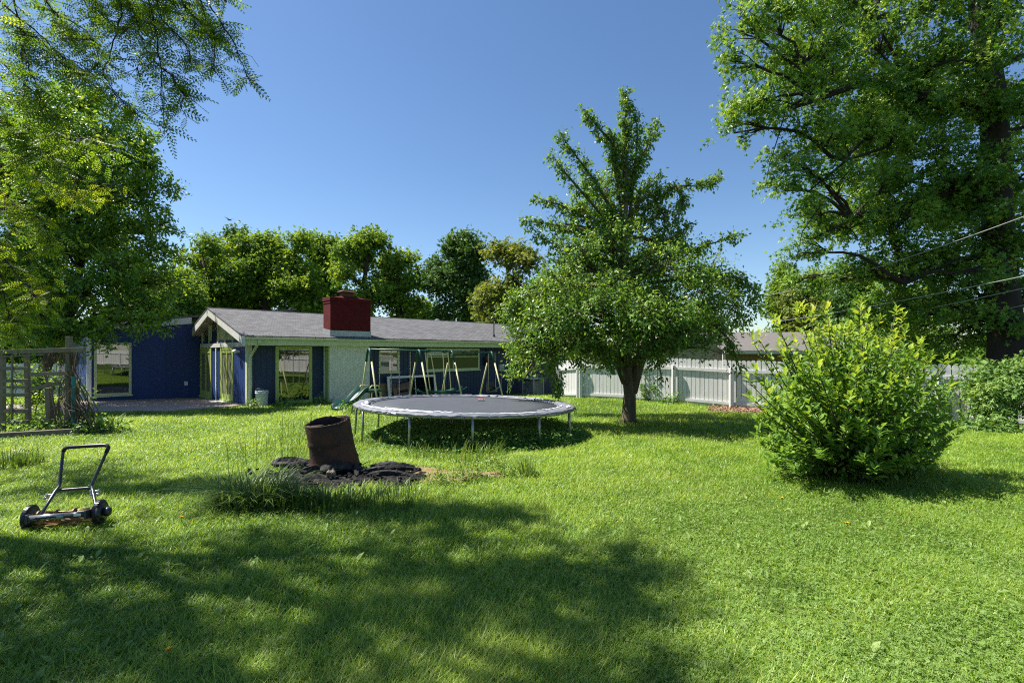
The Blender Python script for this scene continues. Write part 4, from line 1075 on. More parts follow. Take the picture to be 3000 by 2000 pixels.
def make_tree(name, label, base, trunk, trad, clumps, nspray, nl, L, S, t, lm, bm, seed, cat='tree', group=None, arms=(), armspray=0, droop=.2,
              spread=.7, upb=.8, limb_r=.07, nb=9, br=.42, forks=None, jit=.25, tone0=0., twigs=.5, extra=None, slv=1., ak=1.):
    rg = np.random.default_rng(seed); th = thing(name, label, cat, base, 0, group); o3 = np.array(base, float)
    wood = MB(); lf = MB()
    trunk = np.array(trunk, float)
    wood.tube(trunk - o3, trad, 12)
    def nearest(c):
        zz = trunk[:, 2]; zt = min(max(c[2] - .45 * np.linalg.norm((c - trunk[-1])[:2]), zz[max(1, len(zz) // 3)]), zz[-1])
        i = np.searchsorted(zz, zt); i = min(max(i, 1), len(zz) - 1); q = (zt - zz[i - 1]) / (zz[i] - zz[i - 1] + 1e-9)
        return trunk[i - 1] + (trunk[i] - trunk[i - 1]) * q
    if clumps:
        C, D, T, Bs = clump_points(clumps, nspray, rg, nb, br)
        sprays(lf, C - o3, D, nl, L, S, t, rg, T + tone0, droop, spread, upb, jit)
        for c, sub in Bs:
            s = nearest(c) if forks is None else min(forks, key=lambda f: np.linalg.norm(np.array(f) - c) + 2.0 * max(0, f[2] - c[2]))
            P = curve(s, c, .12, rg); wood.tube(P - o3, np.linspace(limb_r, limb_r * .35, 8), 6)
            for b in sub:
                wood.tube(curve(P[5], b, .06, rg, 5) - o3, np.linspace(limb_r * .35, limb_r * .1, 5), 5)
        k = rg.random(len(C)) < twigs
        allb = np.vstack([s for c, s in Bs])
        if k.sum():
            Ck = C[k]; idx = np.array([np.argmin(((allb - p) ** 2).sum(1)) for p in Ck])
            wood.sticks(allb[idx] - o3, Ck + D[k] * L * .8 - o3, .012 * (S / .1) ** .5, .004)
    for arm in arms:     # (points, r0, r1): foliage sleeve around a branch
        P, r0, r1 = arm[:3]; P = np.array(P, float); k = int((arm[3] if len(arm) > 3 else armspray) * ak)
        seg_ = np.linalg.norm(np.diff(P, axis=0), axis=1); cs = np.concatenate([[0], np.cumsum(seg_)]); u = rg.random(k) ** .85 * cs[-1]
        pos = np.stack([np.interp(u, cs, P[:, q]) for q in range(3)], 1); i = np.clip(np.searchsorted(cs, u) - 1, 0, len(seg_) - 1)
        tdir = unit(np.diff(P, axis=0))[i]; rr = (r0 + (r1 - r0) * u / cs[-1])[:, None]
        off = ball(rg, k) * rr * slv * (1 + .55 * np.sin(u * 7 + rg.uniform(0, 6)))[:, None]; D = unit(tdir * .7 + unit(off) * .8 + np.array([0, 0, -.1]))
        wood.tube(P - o3, np.linspace(arm[4] if len(arm) > 4 else limb_r * .6, .006, len(P)), 6)
        tn = .5 + rg.normal(0, .12, k) + tone0
        sprays(lf, pos + off * .8 - o3, D, max(5, int(nl * .7)), L * .6, S, t, rg, tn, droop, spread, upb, jit)
        kk = rg.random(k) < .6
        wood.sticks(pos[kk] - o3, (pos + off + D * L * .5)[kk] - o3, .006, .003)
    if extra: extra(lf, wood, o3, rg)
    wood.build('trunk', bm, th, smooth=True)
    lf.build('crown', lm, th)
    return th


def BL(px, py, d, rx, ry, dd=1.0):
    """crown lobe: middle given by where it stands, radii in metres from photo pixels"""
    s = d / F
    return (W(px, py, d), (rx * s, (rx + ry) / 2 * s * dd, ry * s))


# --- fruit tree in the middle of the lawn
b = G(1843, 11.7); pd = 11.7
def Z(px, py, d=pd): return W(px, py, d)
trunkP = [b - [0, 0, .1], b + [-.01, 0, .12], Z(1845, 1150), Z(1838, 1090), Z(1832, 1000), Z(1830, 850), Z(1828, 700), Z(1832, 550), Z(1833, 420), Z(1833, 300)]
cl = [BL(1800, 720, 11.1, 110, 75), BL(1700, 790, 11.0, 130, 90), BL(1900, 800, 10.9, 150, 95), BL(1620, 890, 11.3, 120, 95), BL(1740, 920, 10.4, 150, 100),
      BL(1880, 930, 10.2, 130, 85), BL(2010, 890, 11, 140, 95), BL(2120, 900, 11.6, 95, 100), BL(1550, 980, 11.5, 90, 90), BL(1660, 1010, 10.8, 110, 80), BL(2010, 990, 11, 110, 55),
      BL(1780, 650, 11.6, 75, 50), BL(1930, 720, 12.2, 90, 50), BL(1765, 560, 12.0, 45, 50), BL(1885, 580, 12.0, 45, 50), BL(1700, 620, 11.9, 60, 40), BL(1930, 640, 12.1, 55, 40), BL(1650, 680, 11.6, 60, 40), BL(1835, 450, 11.8, 35, 60), BL(1800, 850, 13.2, 190, 130), BL(1950, 830, 13.3, 180, 110), BL(1640, 870, 13.2, 150, 110), BL(2090, 960, 12.4, 90, 60),
      BL(1840, 1000, 11.2, 95, 45), BL(1525, 1030, 11.8, 40, 70), BL(1720, 1020, 10.6, 110, 60), BL(1840, 1030, 10.3, 90, 40), BL(1600, 1050, 11, 80, 70), BL(1930, 1030, 10.6, 90, 50), BL(2060, 1020, 10.8, 80, 50), BL(1770, 1060, 12.2, 110, 40), BL(1940, 1040, 12.5, 110, 45), BL(1660, 940, 10.5, 110, 80), BL(1960, 960, 10.3, 110, 70)]
arms = [([Z(1832, 560), Z(1833, 420), Z(1835, 330), Z(1833, 268)], .33, .05, 210), ([Z(1845, 640), Z(1858, 500, 11.8), Z(1868, 400, 11.8), Z(1862, 330)], .28, .06, 130),
        ([Z(1820, 620), Z(1800, 480, 11.5), Z(1795, 400, 11.5)], .26, .1, 100),
        ([Z(1825, 560), Z(1790, 415, 11.6), Z(1745, 365, 11.5), Z(1710, 322, 11.4)], .28, .07, 130), ([Z(1840, 600), Z(1868, 480, 11.9), Z(1900, 420, 12), Z(1927, 355, 12)], .26, .07, 130),
        ([Z(1825, 680), Z(1750, 540, 11.4), Z(1690, 460, 11.2), Z(1643, 396, 11.1)], .30, .07, 170), ([Z(1825, 700), Z(1720, 580, 11.2), Z(1650, 500, 11), Z(1620, 455, 10.9)], .3, .08, 140),
        ([Z(1825, 740), Z(1720, 640, 11.6), Z(1640, 600, 11.6), Z(1568, 578, 11.6)], .26, .06, 120), ([Z(1825, 760), Z(1700, 670, 11.3), Z(1600, 655, 11.2), Z(1526, 646, 11.1)], .24, .05, 120),
        ([Z(1825, 790), Z(1700, 730, 11), Z(1620, 715, 11), Z(1556, 680, 11)], .26, .06, 120), ([Z(1825, 700), Z(1760, 600, 12.2), Z(1720, 530, 12.4)], .36, .12, 130),
        ([Z(1840, 700), Z(1900, 600, 12), Z(1980, 545, 12), Z(2050, 545, 12), Z(2103, 520, 12)], .24, .04, 170), ([Z(1840, 660), Z(1880, 560, 12.2), Z(1925, 515, 12.2)], .26, .1, 90),
        ([Z(1985, 545, 12), Z(2000, 580, 11.9), Z(1995, 620, 11.9), Z(1980, 650, 11.9)], .1, .06, 60), ([Z(1920, 590, 12), Z(1945, 630, 12), Z(1950, 670, 12)], .1, .05, 40),
        ([Z(1840, 780), Z(1940, 710, 11.5), Z(2000, 680, 11.4), Z(2022, 655, 11.4)], .26, .06, 100), ([Z(1840, 800), Z(1990, 740, 11.2), Z(2080, 715, 11.1), Z(2165, 690, 11)], .2, .05, 120),
        ([Z(1900, 830), Z(2100, 800, 11.4), Z(2180, 820, 11.3), Z(2215, 860, 11.3)], .34, .15, 160), ([Z(2050, 900, 11), Z(2140, 1000, 10.8), Z(2165, 1070, 10.8)], .22, .05, 70),
        ([Z(1640, 900, 11.2), Z(1555, 1000, 11), Z(1510, 1080, 11), Z(1495, 1115, 11)], .3, .1, 130), ([Z(1640, 950, 11.2), Z(1620, 1060, 11), Z(1640, 1150, 11)], .26, .08, 90), ([Z(1900, 960), Z(1930, 1060, 10.8), Z(1940, 1120, 10.8)], .12, .05, 30),
        ([Z(1740, 960, 10.8), Z(1780, 1040, 10.7), Z(1790, 1080, 10.7)], .2, .08, 50), ([Z(1600, 830, 11.3), Z(1520, 860, 11.3), Z(1490, 930, 11.3)], .3, .12, 90)]
make_tree('fruit_tree', 'bushy fruit tree with thick forked trunk standing on the lawn', b, trunkP, [.24, .175, .145, .135, .125, .11, .10, .075, .045, .012], cl, 3500, 15, .26, .088, 'oval', M['pear'], M['bark2'], 31,
          arms=arms, droop=.45, spread=.65, upb=.7, limb_r=.075, nb=10, br=.45, slv=.55, ak=.75,
          forks=[Z(1838, 1075), Z(1832, 1000), Z(1830, 850), Z(1828, 700)], twigs=.6,
          extra=lambda lf, wood, o3, rg: (wood.tube(np.array([Z(1852, 1150), Z(1868, 1085, 11.65), Z(1885, 1040, 11.6), Z(1960, 990, 11.4)]) - o3, [.12, .12, .1, .05], 10),
                                          wood.tube(np.array([Z(1832, 1120), Z(1812, 1070, 11.6), Z(1760, 1030, 11.4), Z(1690, 960, 11.2)]) - o3, [.1, .09, .07, .04], 8)))

# --- large-leaved bush at right
bb = G(2500, 5.95); rg = np.random.default_rng(41)
th = thing('leafy_bush', 'big rounded bush with large bright leaves on the sunny lawn', 'bush', bb)
wood = MB(); lf = MB(); tips = []
outline = [(2215, 1120), (2230, 1020), (2260, 960), (2290, 1040), (2345, 905), (2385, 930), (2440, 925), (2520, 905), (2560, 950), (2630, 945), (2690, 1010), (2700, 1050), (2760, 1065), (2770, 1160), (2765, 1250), (2790, 1285), (2760, 1330),
           (2700, 1370), (2640, 1400), (2500, 1405), (2440, 1410), (2330, 1340), (2270, 1300), (2240, 1270), (2210, 1200), (2230, 1250)]
stems = []
for (px, py) in outline:
    for k in range(2): stems.append(W(px + rg.normal(0, 14), py + rg.normal(0, 12), 5.95 + rg.uniform(-.6, .6)))
for k in range(190):
    a, q, z = rg.uniform(0, 2 * math.pi), rg.random() ** .5, rg.random() ** .9
    py = 1390 - 430 * z; rad = (245 + 55 * math.sin(math.pi * min(1, z * 1.0 + .12))) * q
    if z > .85: rad *= .75
    rad *= .94; stems.append(W(2498 + rad * math.cos(a), py + 40 * q * q * (1 if z > .5 else -1), 5.95 + rad * math.sin(a) * 5.95 / F))
for k in range(80):
    a = rg.uniform(0, 2 * math.pi); rad = rg.uniform(170, 285); py = rg.uniform(1270, 1385) - 25 * math.sin(a)
    if py > 1340: rad *= .82
    stems.append(W(2492 + rad * math.cos(a), py, 5.95 + rad * math.sin(a) * 5.95 / F))
for tip in stems:
    st = bb + np.array([rg.normal(0, .12), rg.normal(0, .12), 0]); mid_ = st + (tip - st) * .5 + np.array([0, 0, .12]) + (np.array([tip[0] - st[0], tip[1] - st[1], 0])) * .12
    qv = np.linspace(0, 1, 9)[:, None]; P = st * (1 - qv) ** 2 + 2 * mid_ * qv * (1 - qv) + tip * qv ** 2
    wood.tube(P - bb, np.linspace(.013, .004, 9), 5)
    dirn = unit(P[-1] - P[-3]) * .7 + np.array([0, 0, .45]); dirn = unit(dirn)
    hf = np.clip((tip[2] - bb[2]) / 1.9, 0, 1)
    # leaves along the outer half, whorled upright tuft at the tip
    for q in np.linspace(.36, 1, 18):
        i = min(7, int(q * 8)); pos = P[i] + (P[i + 1] - P[i]) * (q * 8 - i) if q < 1 else tip
        n = 2; a = rg.uniform(0, 6.28, n); rad = np.stack([np.cos(a), np.sin(a), rg.uniform(-.1, .5, n)], 1)
        A = rad * .9 + dirn * .6
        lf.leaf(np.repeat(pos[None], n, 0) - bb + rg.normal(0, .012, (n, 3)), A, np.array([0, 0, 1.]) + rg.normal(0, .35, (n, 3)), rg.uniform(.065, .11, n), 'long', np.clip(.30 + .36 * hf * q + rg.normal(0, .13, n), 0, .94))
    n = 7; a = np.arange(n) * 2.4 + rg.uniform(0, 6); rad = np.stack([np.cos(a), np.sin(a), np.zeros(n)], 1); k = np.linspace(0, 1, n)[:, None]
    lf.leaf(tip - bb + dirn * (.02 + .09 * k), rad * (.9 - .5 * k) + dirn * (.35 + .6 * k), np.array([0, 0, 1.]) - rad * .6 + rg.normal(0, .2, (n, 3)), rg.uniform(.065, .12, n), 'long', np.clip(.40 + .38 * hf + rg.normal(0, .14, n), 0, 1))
lf2n = 5600; qq = ball(rg, lf2n); P = W(2492, 1200, 5.95) + qq * np.array([.95, .9, .82]); P = P[P[:, 2] > gz(P[:, 0], P[:, 1]) + .12]
n = len(P); lf.leaf(P - bb, rg.normal(size=(n, 3)) + (P - W(2500, 1250, 5.95)) * .8, np.array([0, 0, 1.]) + rg.normal(0, .45, (n, 3)), rg.uniform(.06, .10, n), 'long', np.clip(.36 + rg.normal(0, .14, n), 0, .8))
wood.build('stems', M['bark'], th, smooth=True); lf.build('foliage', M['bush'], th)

# --- berry canes on the fence (right), vines on the fence near the tree
def mound(name, label, cat, specs, n, S, t, lm, seed, nl=8, L=.18, droop=.2, stemm='vine', group=None, base=None):
    rg = np.random.default_rng(seed); c0 = np.array(specs[0][0]); base = np.array([c0[0], c0[1], float(gz(c0[0], c0[1]))])
    th = thing(name, label, cat, base, 0, group); lf = MB(); wood = MB()
    C, D, T, Bs = clump_points(specs, n, rg, 8, .5); zg = gz(C[:, 0], C[:, 1]); C[:, 2] = np.maximum(C[:, 2], zg + .04)
    sprays(lf, C - base, D, nl, L, S, t, rg, T, droop, .75, .8)
    for c, sub in (Bs if L > .12 else []):
        for s in sub:
            g0 = np.array([c[0] + rg.normal(0, .15), c[1] + rg.normal(0, .1), 0]); g0[2] = float(gz(g0[0], g0[1])); wood.tube(curve(g0, s, .1, rg, 6) - base, np.linspace(.012, .004, 6), 5)
    if wood.v: wood.build('stems', M[stemm], th)
    lf.build('foliage', lm, th); return th


mound('berry_canes', 'dense berry canes with crinkled leaves climbing the fence at right', 'shrub',
      [BL(2915, 1120, 12.0, 70, 75), BL(2905, 1200, 11.7, 55, 65), BL(2960, 1180, 11.4, 70, 90), BL(2920, 1260, 11.2, 90, 45), BL(2850, 1268, 11.8, 35, 25), BL(2990, 1090, 11.8, 60, 45), BL(3080, 1180, 11.2, 80, 90), BL(2830, 1130, 12.3, 25, 45)],
      620, .115, 'lobe', M['berry'], 51, nl=11, L=.24, droop=.4)
mound('climbing_vine', 'pale climbing weeds growing up the white fence left of the trunk', 'vine', [BL(1745, 1110, 19.6, 32, 55, .5), BL(1720, 1140, 19.9, 30, 40, .5), BL(1770, 1150, 19.2, 30, 25, .5), BL(1690, 1150, 20.2, 30, 18, .5)], 160, .11, 'oval', M['berry'], 52)
mound('climbing_vine', 'wispy tall weeds against the fence just right of the fruit tree trunk', 'vine', [BL(1893, 1120, 17.8, 20, 55, .5), BL(1905, 1150, 17.6, 32, 25, .5), BL(1960, 1172, 16.8, 38, 14, .5)], 130, .10, 'oval', M['berry'], 53)
mound('weed_clump', 'low leafy weeds at the foot of the swing set slide', 'weeds', [BL(1020, 1205, 14.2, 28, 12), BL(1050, 1212, 13.6, 26, 12)], 60, .09, 'oval', M['berry'], 54)
mound('weed_clump', 'weeds growing against the wall under the picture window', 'weeds', [BL(860, 1182, 17.2, 50, 7), BL(950, 1176, 17.9, 22, 12), BL(740, 1186, 16.5, 22, 10)], 80, .09, 'oval', M['berry'], 55)
mound('weed_clump', 'sunlit weeds at the end of the ash bed', 'weeds', [BL(1360, 1390, 5.8, 80, 20), BL(1310, 1405, 5.5, 50, 15), BL(1450, 1370, 6.0, 60, 16), BL(1520, 1385, 5.9, 40, 14)], 210, .035, 'oval', M['clover'], 56, nl=8, L=.09, droop=-.3)
mound('weed_clump', 'dark leafy weeds at the foot of the wooden trellis', 'weeds', [BL(60, 1275, 9.6, 90, 22), BL(190, 1268, 9.8, 70, 24), BL(290, 1262, 9.9, 40, 24), BL(330, 1262, 9.9, 30, 18), BL(120, 1240, 10.4, 60, 25)], 260, .08, 'oval', M['berry'], 57, droop=0)
mound('garden_shrub', 'dark shrub standing behind the wooden trellis', 'shrub', [BL(130, 1120, 12.5, 60, 60), BL(200, 1150, 12.2, 40, 50), BL(20, 1130, 13, 60, 50), BL(100, 1190, 11.8, 80, 35)], 260, .08, 'oval', M['lefttree'], 58)

# --- big maple at right
mb_ = np.array([17.3, 17.2, float(gz(17.3, 17.2))]); md = 17.2
def Y(px, py, d=md): return W(px, py, d)
trunkM = [mb_ - [0, 0, .2], mb_ + [0, 0, .5], Y(2950, 1000), Y(2935, 850), Y(2920, 600), Y(2915, 400), Y(2905, 250), Y(2880, 90), Y(2860, -60), Y(2850, -300)]
rgm = np.random.default_rng(60)
cl = []
for px, py, d, rx, ry in ((2170, 90, 14, 70, 80), (2160, 200, 14, 60, 60), (2260, 60, 14, 110, 90), (2350, 160, 14, 130, 90), (2200, 320, 13.5, 100, 70), (2150, 390, 13.5, 55, 50), (2290, 330, 13.8, 110, 80),
                           (2420, 280, 14, 120, 90), (2400, 420, 14, 110, 80), (2330, 500, 14, 90, 70), (2300, 560, 14, 60, 60), (2440, 560, 14.5, 110, 80), (2370, 640, 14.5, 80, 70), (2350, 740, 15, 60, 60), (2480, 690, 15, 110, 70),
                           (2560, 130, 14.5, 130, 100), (2560, 400, 14.5, 120, 90), (2600, 560, 15, 120, 80), (2620, 720, 15.5, 120, 80), (2560, 800, 17, 90, 60), (2700, 60, 15, 140, 110), (2720, 240, 15, 130, 100), (2720, 450, 15, 130, 90),
                           (2760, 620, 15.5, 120, 90), (2760, 800, 16, 130, 90), (2740, 930, 17.5, 120, 80), (2860, 150, 14.5, 120, 110), (2880, 350, 14.5, 110, 90), (2870, 560, 15, 110, 90), (2870, 740, 15.5, 110, 90), (2860, 900, 16.2, 80, 70), (2980, 60, 15, 120, 110), (2990, 300, 15, 120, 120),
                           (2990, 520, 15, 100, 110), (2990, 720, 15, 90, 100), (3000, 880, 15.5, 90, 80), (2450, 120, 19, 200, 160), (2700, 350, 20, 220, 200), (2800, 650, 20, 200, 160), (2520, 560, 19, 150, 110), (3150, 400, 16, 200, 300), (3150, 800, 16, 150, 150),
                           (2300, -80, 14, 170, 90), (2600, -100, 15, 200, 110), (2880, -120, 15, 200, 130), (2750, 1010, 18.5, 90, 45), (2640, 980, 21, 100, 60), (2830, 1020, 18.5, 70, 40), (2560, 900, 19, 120, 80), (2700, 880, 19, 140, 90), (2440, 830, 19, 90, 60), (2600, 660, 17.5, 150, 100), (2480, 400, 17, 150, 110), (2800, 820, 18.5, 150, 110), (2850, 960, 18.2, 110, 60), (2640, 300, 17, 160, 110), (2380, 250, 16.5, 130, 100), (2330, 830, 19, 50, 40), (2700, 290, 14.4, 110, 60), (2580, 250, 14.2, 100, 60), (2780, 330, 14.6, 90, 60), (2500, 830, 18, 110, 60), (2640, 790, 17.5, 110, 60), (2560, 960, 20, 110, 60), (2460, 650, 16.8, 90, 50), (2420, 180, 14.6, 90, 60), (2930, 480, 13.4, 70, 60), (2945, 640, 13.6, 60, 60), (2890, 800, 14, 60, 50), (2930, 180, 13.4, 70, 60), (2900, 930, 14.2, 50, 40), (2970, 960, 14.4, 50, 50), (2650, 1000, 22, 120, 70), (2500, 990, 23, 90, 50), (2780, 500, 14.6, 110, 80), (2680, 640, 14.6, 110, 70)):
    cl.append(BL(px, py, d + (2.0 if d < 17 else .5), rx, ry))
def maple_limbs(lf, wood, o3, rg):
    for P, r in (([Y(2920, 330), Y(2850, 310, 16.5), Y(2760, 290, 16), Y(2690, 285, 15.6), Y(2620, 250, 15.2), Y(2540, 240, 14.8), Y(2400, 290, 14.2), Y(2280, 330, 13.9)], .26),
                 ([Y(2690, 285, 15.6), Y(2640, 240, 15.4), Y(2620, 160, 15), Y(2560, 60, 14.6)], .14), ([Y(2685, 285, 15.6), Y(2660, 350, 15.3), Y(2600, 430, 15), Y(2480, 470, 14.6), Y(2370, 560, 14.3)], .12),
                 ([Y(2925, 600), Y(2800, 560, 16), Y(2650, 600, 15.4), Y(2500, 640, 15), Y(2380, 700, 14.8)], .14), ([Y(2915, 200), Y(2980, 170, 16.5), Y(3080, 140, 16)], .18), ([Y(2930, 750), Y(2800, 760, 16.4), Y(2650, 830, 16)], .1),
                 ([Y(2300, 330, 13.9), Y(2280, 400, 13.8), Y(2255, 480, 13.8), Y(2240, 560, 13.8)], .03), ([Y(2420, 580, 14.3), Y(2350, 680, 14.2), Y(2330, 780, 14.3)], .03)):
        P = np.array(P); P = P + (P / P[:, 1:2]) * (1.7 * np.clip((17.2 - P[:, 1:2]) / 2, 0, 1)) - np.array([[0, 0, CAMZ]]) / P[:, 1:2] * (1.7 * np.clip((17.2 - P[:, 1:2]) / 2, 0, 1)); wood.tube(P - o3, np.linspace(r * .8, r * .2, len(P)), 8)
make_tree('maple_tree', 'huge dark maple tree with thick trunk rising behind the fence', mb_, trunkM, [.75, .62, .52, .47, .43, .40, .36, .32, .28, .2], cl, 9600, 13, .34, .15, 'lobe', M['maple'], M['darkbark'], 61,
          limb_r=.07, droop=.35, nb=11, br=.44, forks=[Y(2620, 250, 16.9), Y(2400, 290, 15.9), Y(2500, 640, 16.7), Y(2560, 60, 16.3), Y(2480, 470, 16.3), Y(2915, 400), Y(2920, 600), Y(2930, 750), Y(2880, 90), Y(2945, 950), Y(2650, 830, 17), Y(2800, 560, 17)], extra=maple_limbs, twigs=.35)

# --- tree at left in front of the wing
lb = np.array([-15.9, 16.4, float(gz(-15.9, 16.4))])
def X_(px, py, d=16.4): return W(px, py, d)
trunkL = [lb - [0, 0, .1], lb + [.02, 0, .6], X_(165, 1000), X_(215, 900), X_(235, 780), X_(230, 600), X_(210, 450), X_(190, 320)]
cl = [BL(*a) for a in ((150, 330, 16, 120, 70), (260, 310, 16.4, 100, 60), (330, 400, 16.4, 95, 70), (240, 430, 15.6, 120, 80), (100, 450, 15.8, 120, 90), (400, 480, 16.6, 70, 60), (330, 560, 16, 100, 80), (440, 570, 16.6, 65, 50),
                       (200, 580, 15.4, 120, 90), (60, 600, 15.6, 110, 90), (430, 660, 16.4, 75, 55), (320, 690, 15.8, 100, 70), (180, 730, 15.4, 110, 80), (50, 750, 15.4, 100, 90), (460, 760, 16.4, 55, 45), (370, 800, 15.8, 100, 60),
                       (480, 830, 16.2, 45, 40), (260, 860, 15.4, 110, 70), (130, 870, 15.3, 100, 80), (400, 900, 15.6, 90, 50), (20, 900, 15.2, 90, 90), (450, 955, 15.6, 55, 45), (340, 965, 15.3, 90, 40), (230, 975, 15.2, 90, 45), (100, 985, 15.2, 100, 45),
                       (480, 910, 16, 40, 35), (150, 520, 18.5, 200, 160), (250, 750, 18.3, 200, 160), (100, 850, 18, 160, 140), (-100, 500, 15.5, 150, 200), (-100, 800, 15.5, 140, 180), (310, 1010, 15.2, 40, 18))]
make_tree('shade_tree', 'tall narrow leaved tree spreading over the patio behind the trellis', lb, trunkL, [.24, .18, .15, .13, .11, .08, .06, .03], cl, 6200, 14, .32, .135, 'oval', M['lefttree'], M['bark'], 71, limb_r=.06, droop=.35, nb=11, br=.46, twigs=.4)

# --- locust overhead at left: drooping pinnate sprays, canopy above the picture
kb = np.array([-8.9, 4.6, float(gz(-8.9, 4.6))])
trunkK = [kb - [0, 0, .1], kb + [.03, 0, 1.5], kb + [.2, .05, 3.2], kb + [.5, .1, 4.8], kb + [1.0, .15, 6.2], kb + [1.4, .2, 7.8]]
def S_(pts, d0=5.0, d1=4.8): return [W(x, y, d0 + (d1 - d0) * i / (len(pts) - 1)) for i, (x, y) in enumerate(pts)]
strands = [([(560, -120), (612, 0), (658, 77), (700, 153), (727, 214), (735, 255)], 5.0, .07, 20), ([(540, -80), (597, 38), (628, 126), (632, 215)], 5.1, .10, 26), ([(400, -120), (429, 0), (452, 172), (459, 268), (482, 385)], 5.0, .10, 34),
           ([(452, 172), (500, 215), (525, 250), (540, 330)], 5.05, .09, 24), ([(300, -100), (344, 0), (325, 115), (298, 214), (363, 306)], 5.2, .09, 26), ([(10, -60), (38, 0), (61, 191), (70, 260)], 5.4, .1, 24),
           ([(-20, -20), (57, 38), (214, 172), (325, 249), (402, 325), (415, 345)], 5.3, .10, 44), ([(60, 60), (84, 153), (111, 237), (115, 337)], 5.2, .09, 26), ([(430, -100), (470, 40), (520, 110), (560, 180)], 5.2, .14, 44), ([(330, -90), (400, 30), (420, 130), (400, 210)], 5.3, .12, 36),
           ([(250, -60), (290, 40), (330, 90), (420, 60)], 5.4, .14, 40), ([(480, -90), (540, 20), (590, 70), (640, 110)], 5.2, .12, 40), ([(100, -60), (170, 60), (240, 110), (300, 140)], 5.5, .12, 40), ([(0, 60), (110, 120), (190, 200), (250, 230)], 5.4, .12, 36),
           ([(-40, 120), (40, 220), (130, 300), (180, 360)], 5.4, .14, 40), ([(330, -60), (380, 10), (480, 20), (560, 10)], 5.4, .14, 44), ([(640, -60), (655, -20), (660, 5)], 5, .04, 6), ([(100, 20), (210, 60), (270, 120), (290, 190), (240, 250)], 5.6, .1, 30),
           ([(-60, 250), (60, 400), (170, 470), (240, 520)], 5.8, .2, 60), ([(-60, 420), (80, 480), (200, 420), (310, 400)], 6.0, .2, 60), ([(-80, 520), (20, 560), (120, 640), (150, 720)], 5.8, .2, 60), ([(-80, 620), (0, 700), (60, 800), (110, 870)], 5.6, .2, 60),
           ([(-100, 700), (-20, 780), (20, 900), (60, 1000)], 5.5, .18, 60), ([(-60, 330), (30, 330), (110, 380), (200, 390)], 5.9, .18, 50), ([(60, 480), (160, 560), (260, 560), (310, 530)], 6.2, .18, 40)]
arms = [(S_(p, d + .2, d - .1), r, r * .8, int(n * 1.35), .012) for p, d, r, n in strands]
can = [((-4.6, 4.2, 6.9), (1.15, 1.2, .7)), ((-5.9, 4.0, 7.3), (1.4, 1.3, .8)), ((-5.0, 5.5, 7.3), (1.3, 1.0, .7)), ((-7.4, 4.9, 7.2), (1.4, 1.4, .9)), ((-4.2, 5.3, 7.6), (.9, .9, .6)), ((-6.6, 6.2, 7.5), (1.3, 1.0, .8)),
       ((-4.0, 3.1, 6.4), (.8, .9, .6)), ((-5.2, 2.7, 6.6), (1.3, .9, .7)), ((-7.2, 2.8, 7), (1.4, 1.1, .8)), ((-9.6, 4.5, 7.6), (1.5, 1.5, 1)), ((-10, 7.4, 6.6), (1.4, 1.4, 1)), ((-6.2, 4.8, 8.6), (1.8, 1.6, .9)), ((-4.7, 1.8, 6.2), (1, .7, .6)), ((-5.0, 4.3, 7.6), (1.3, 1.1, .6)), ((-4.3, 4.9, 7.0), (1, .9, .6)), ((-6.3, 4.4, 7.9), (1.4, 1.1, .6)), ((-7.6, 3.9, 7.4), (1.2, 1.1, .6))]
make_tree('locust_tree', 'feathery locust branches hanging down into the top left corner', kb, trunkK, [.3, .24, .2, .17, .13, .06], [((a, b_ - .75, c), r) for (a, b_, c), r in can], 980, 6, .3, .21, 'frond', M['locust'], M['darkbark'], 81, limb_r=.05, droop=.3, nb=8, br=.36, twigs=.8, upb=1.0, spread=.6, jit=.2)
rg = np.random.default_rng(82); lt = [o for o in COL.objects if o.name == 'locust_tree'][0]
lf = MB(); wood = MB()
for P, r0, r1, k, wr in arms:
    P = np.array(P); seg_ = np.linalg.norm(np.diff(P, axis=0), axis=1); cs = np.concatenate([[0], np.cumsum(seg_)])
    uu = np.linspace(0, cs[-1], 24); fine = np.stack([np.interp(uu, cs, P[:, q]) for q in range(3)], 1)
    wob = rg.normal(0, .012, fine.shape); wob = np.cumsum(wob, 0); wob -= np.linspace(0, 1, 24)[:, None] * wob[-1]; fine += wob
    wood.tube(fine - kb, np.linspace(.011, .003, 24), 5)
    u = rg.random(k) ** .8 * 22.9; i = u.astype(int); pos = fine[i] + (fine[i + 1] - fine[i]) * (u - i)[:, None]
    off = ball(rg, k) * r0 * 2.2; off[:, 2] = -abs(off[:, 2]) * 1.0
    wood.sticks(pos - kb, pos + off - kb, .004, .002)
    bright = .60 if P[:, 2].mean() < 3.6 else .28  # sunlit look of low strands, dark backlit look of high ones, put into leaf colour
    for rep in range(3 if bright > .5 else 2):
        A = np.stack([rg.normal(0, .8, k), rg.normal(0, .8, k), rg.uniform(-1.0, .15, k)], 1)
        lf.leaf(pos + off * rg.random((k, 1)) - kb, A, np.array([0, 0, .8]) + rg.normal(0, .6, (k, 3)), rg.uniform(.12, .21, k) * (1 if bright > .5 else 1.22), 'pin', np.clip(bright + rg.normal(0, .22, k), 0, 1))
wood.build('twigs', M['darkbark'], lt, smooth=True); lf.build('leaf_sprays', M['locust'], lt)

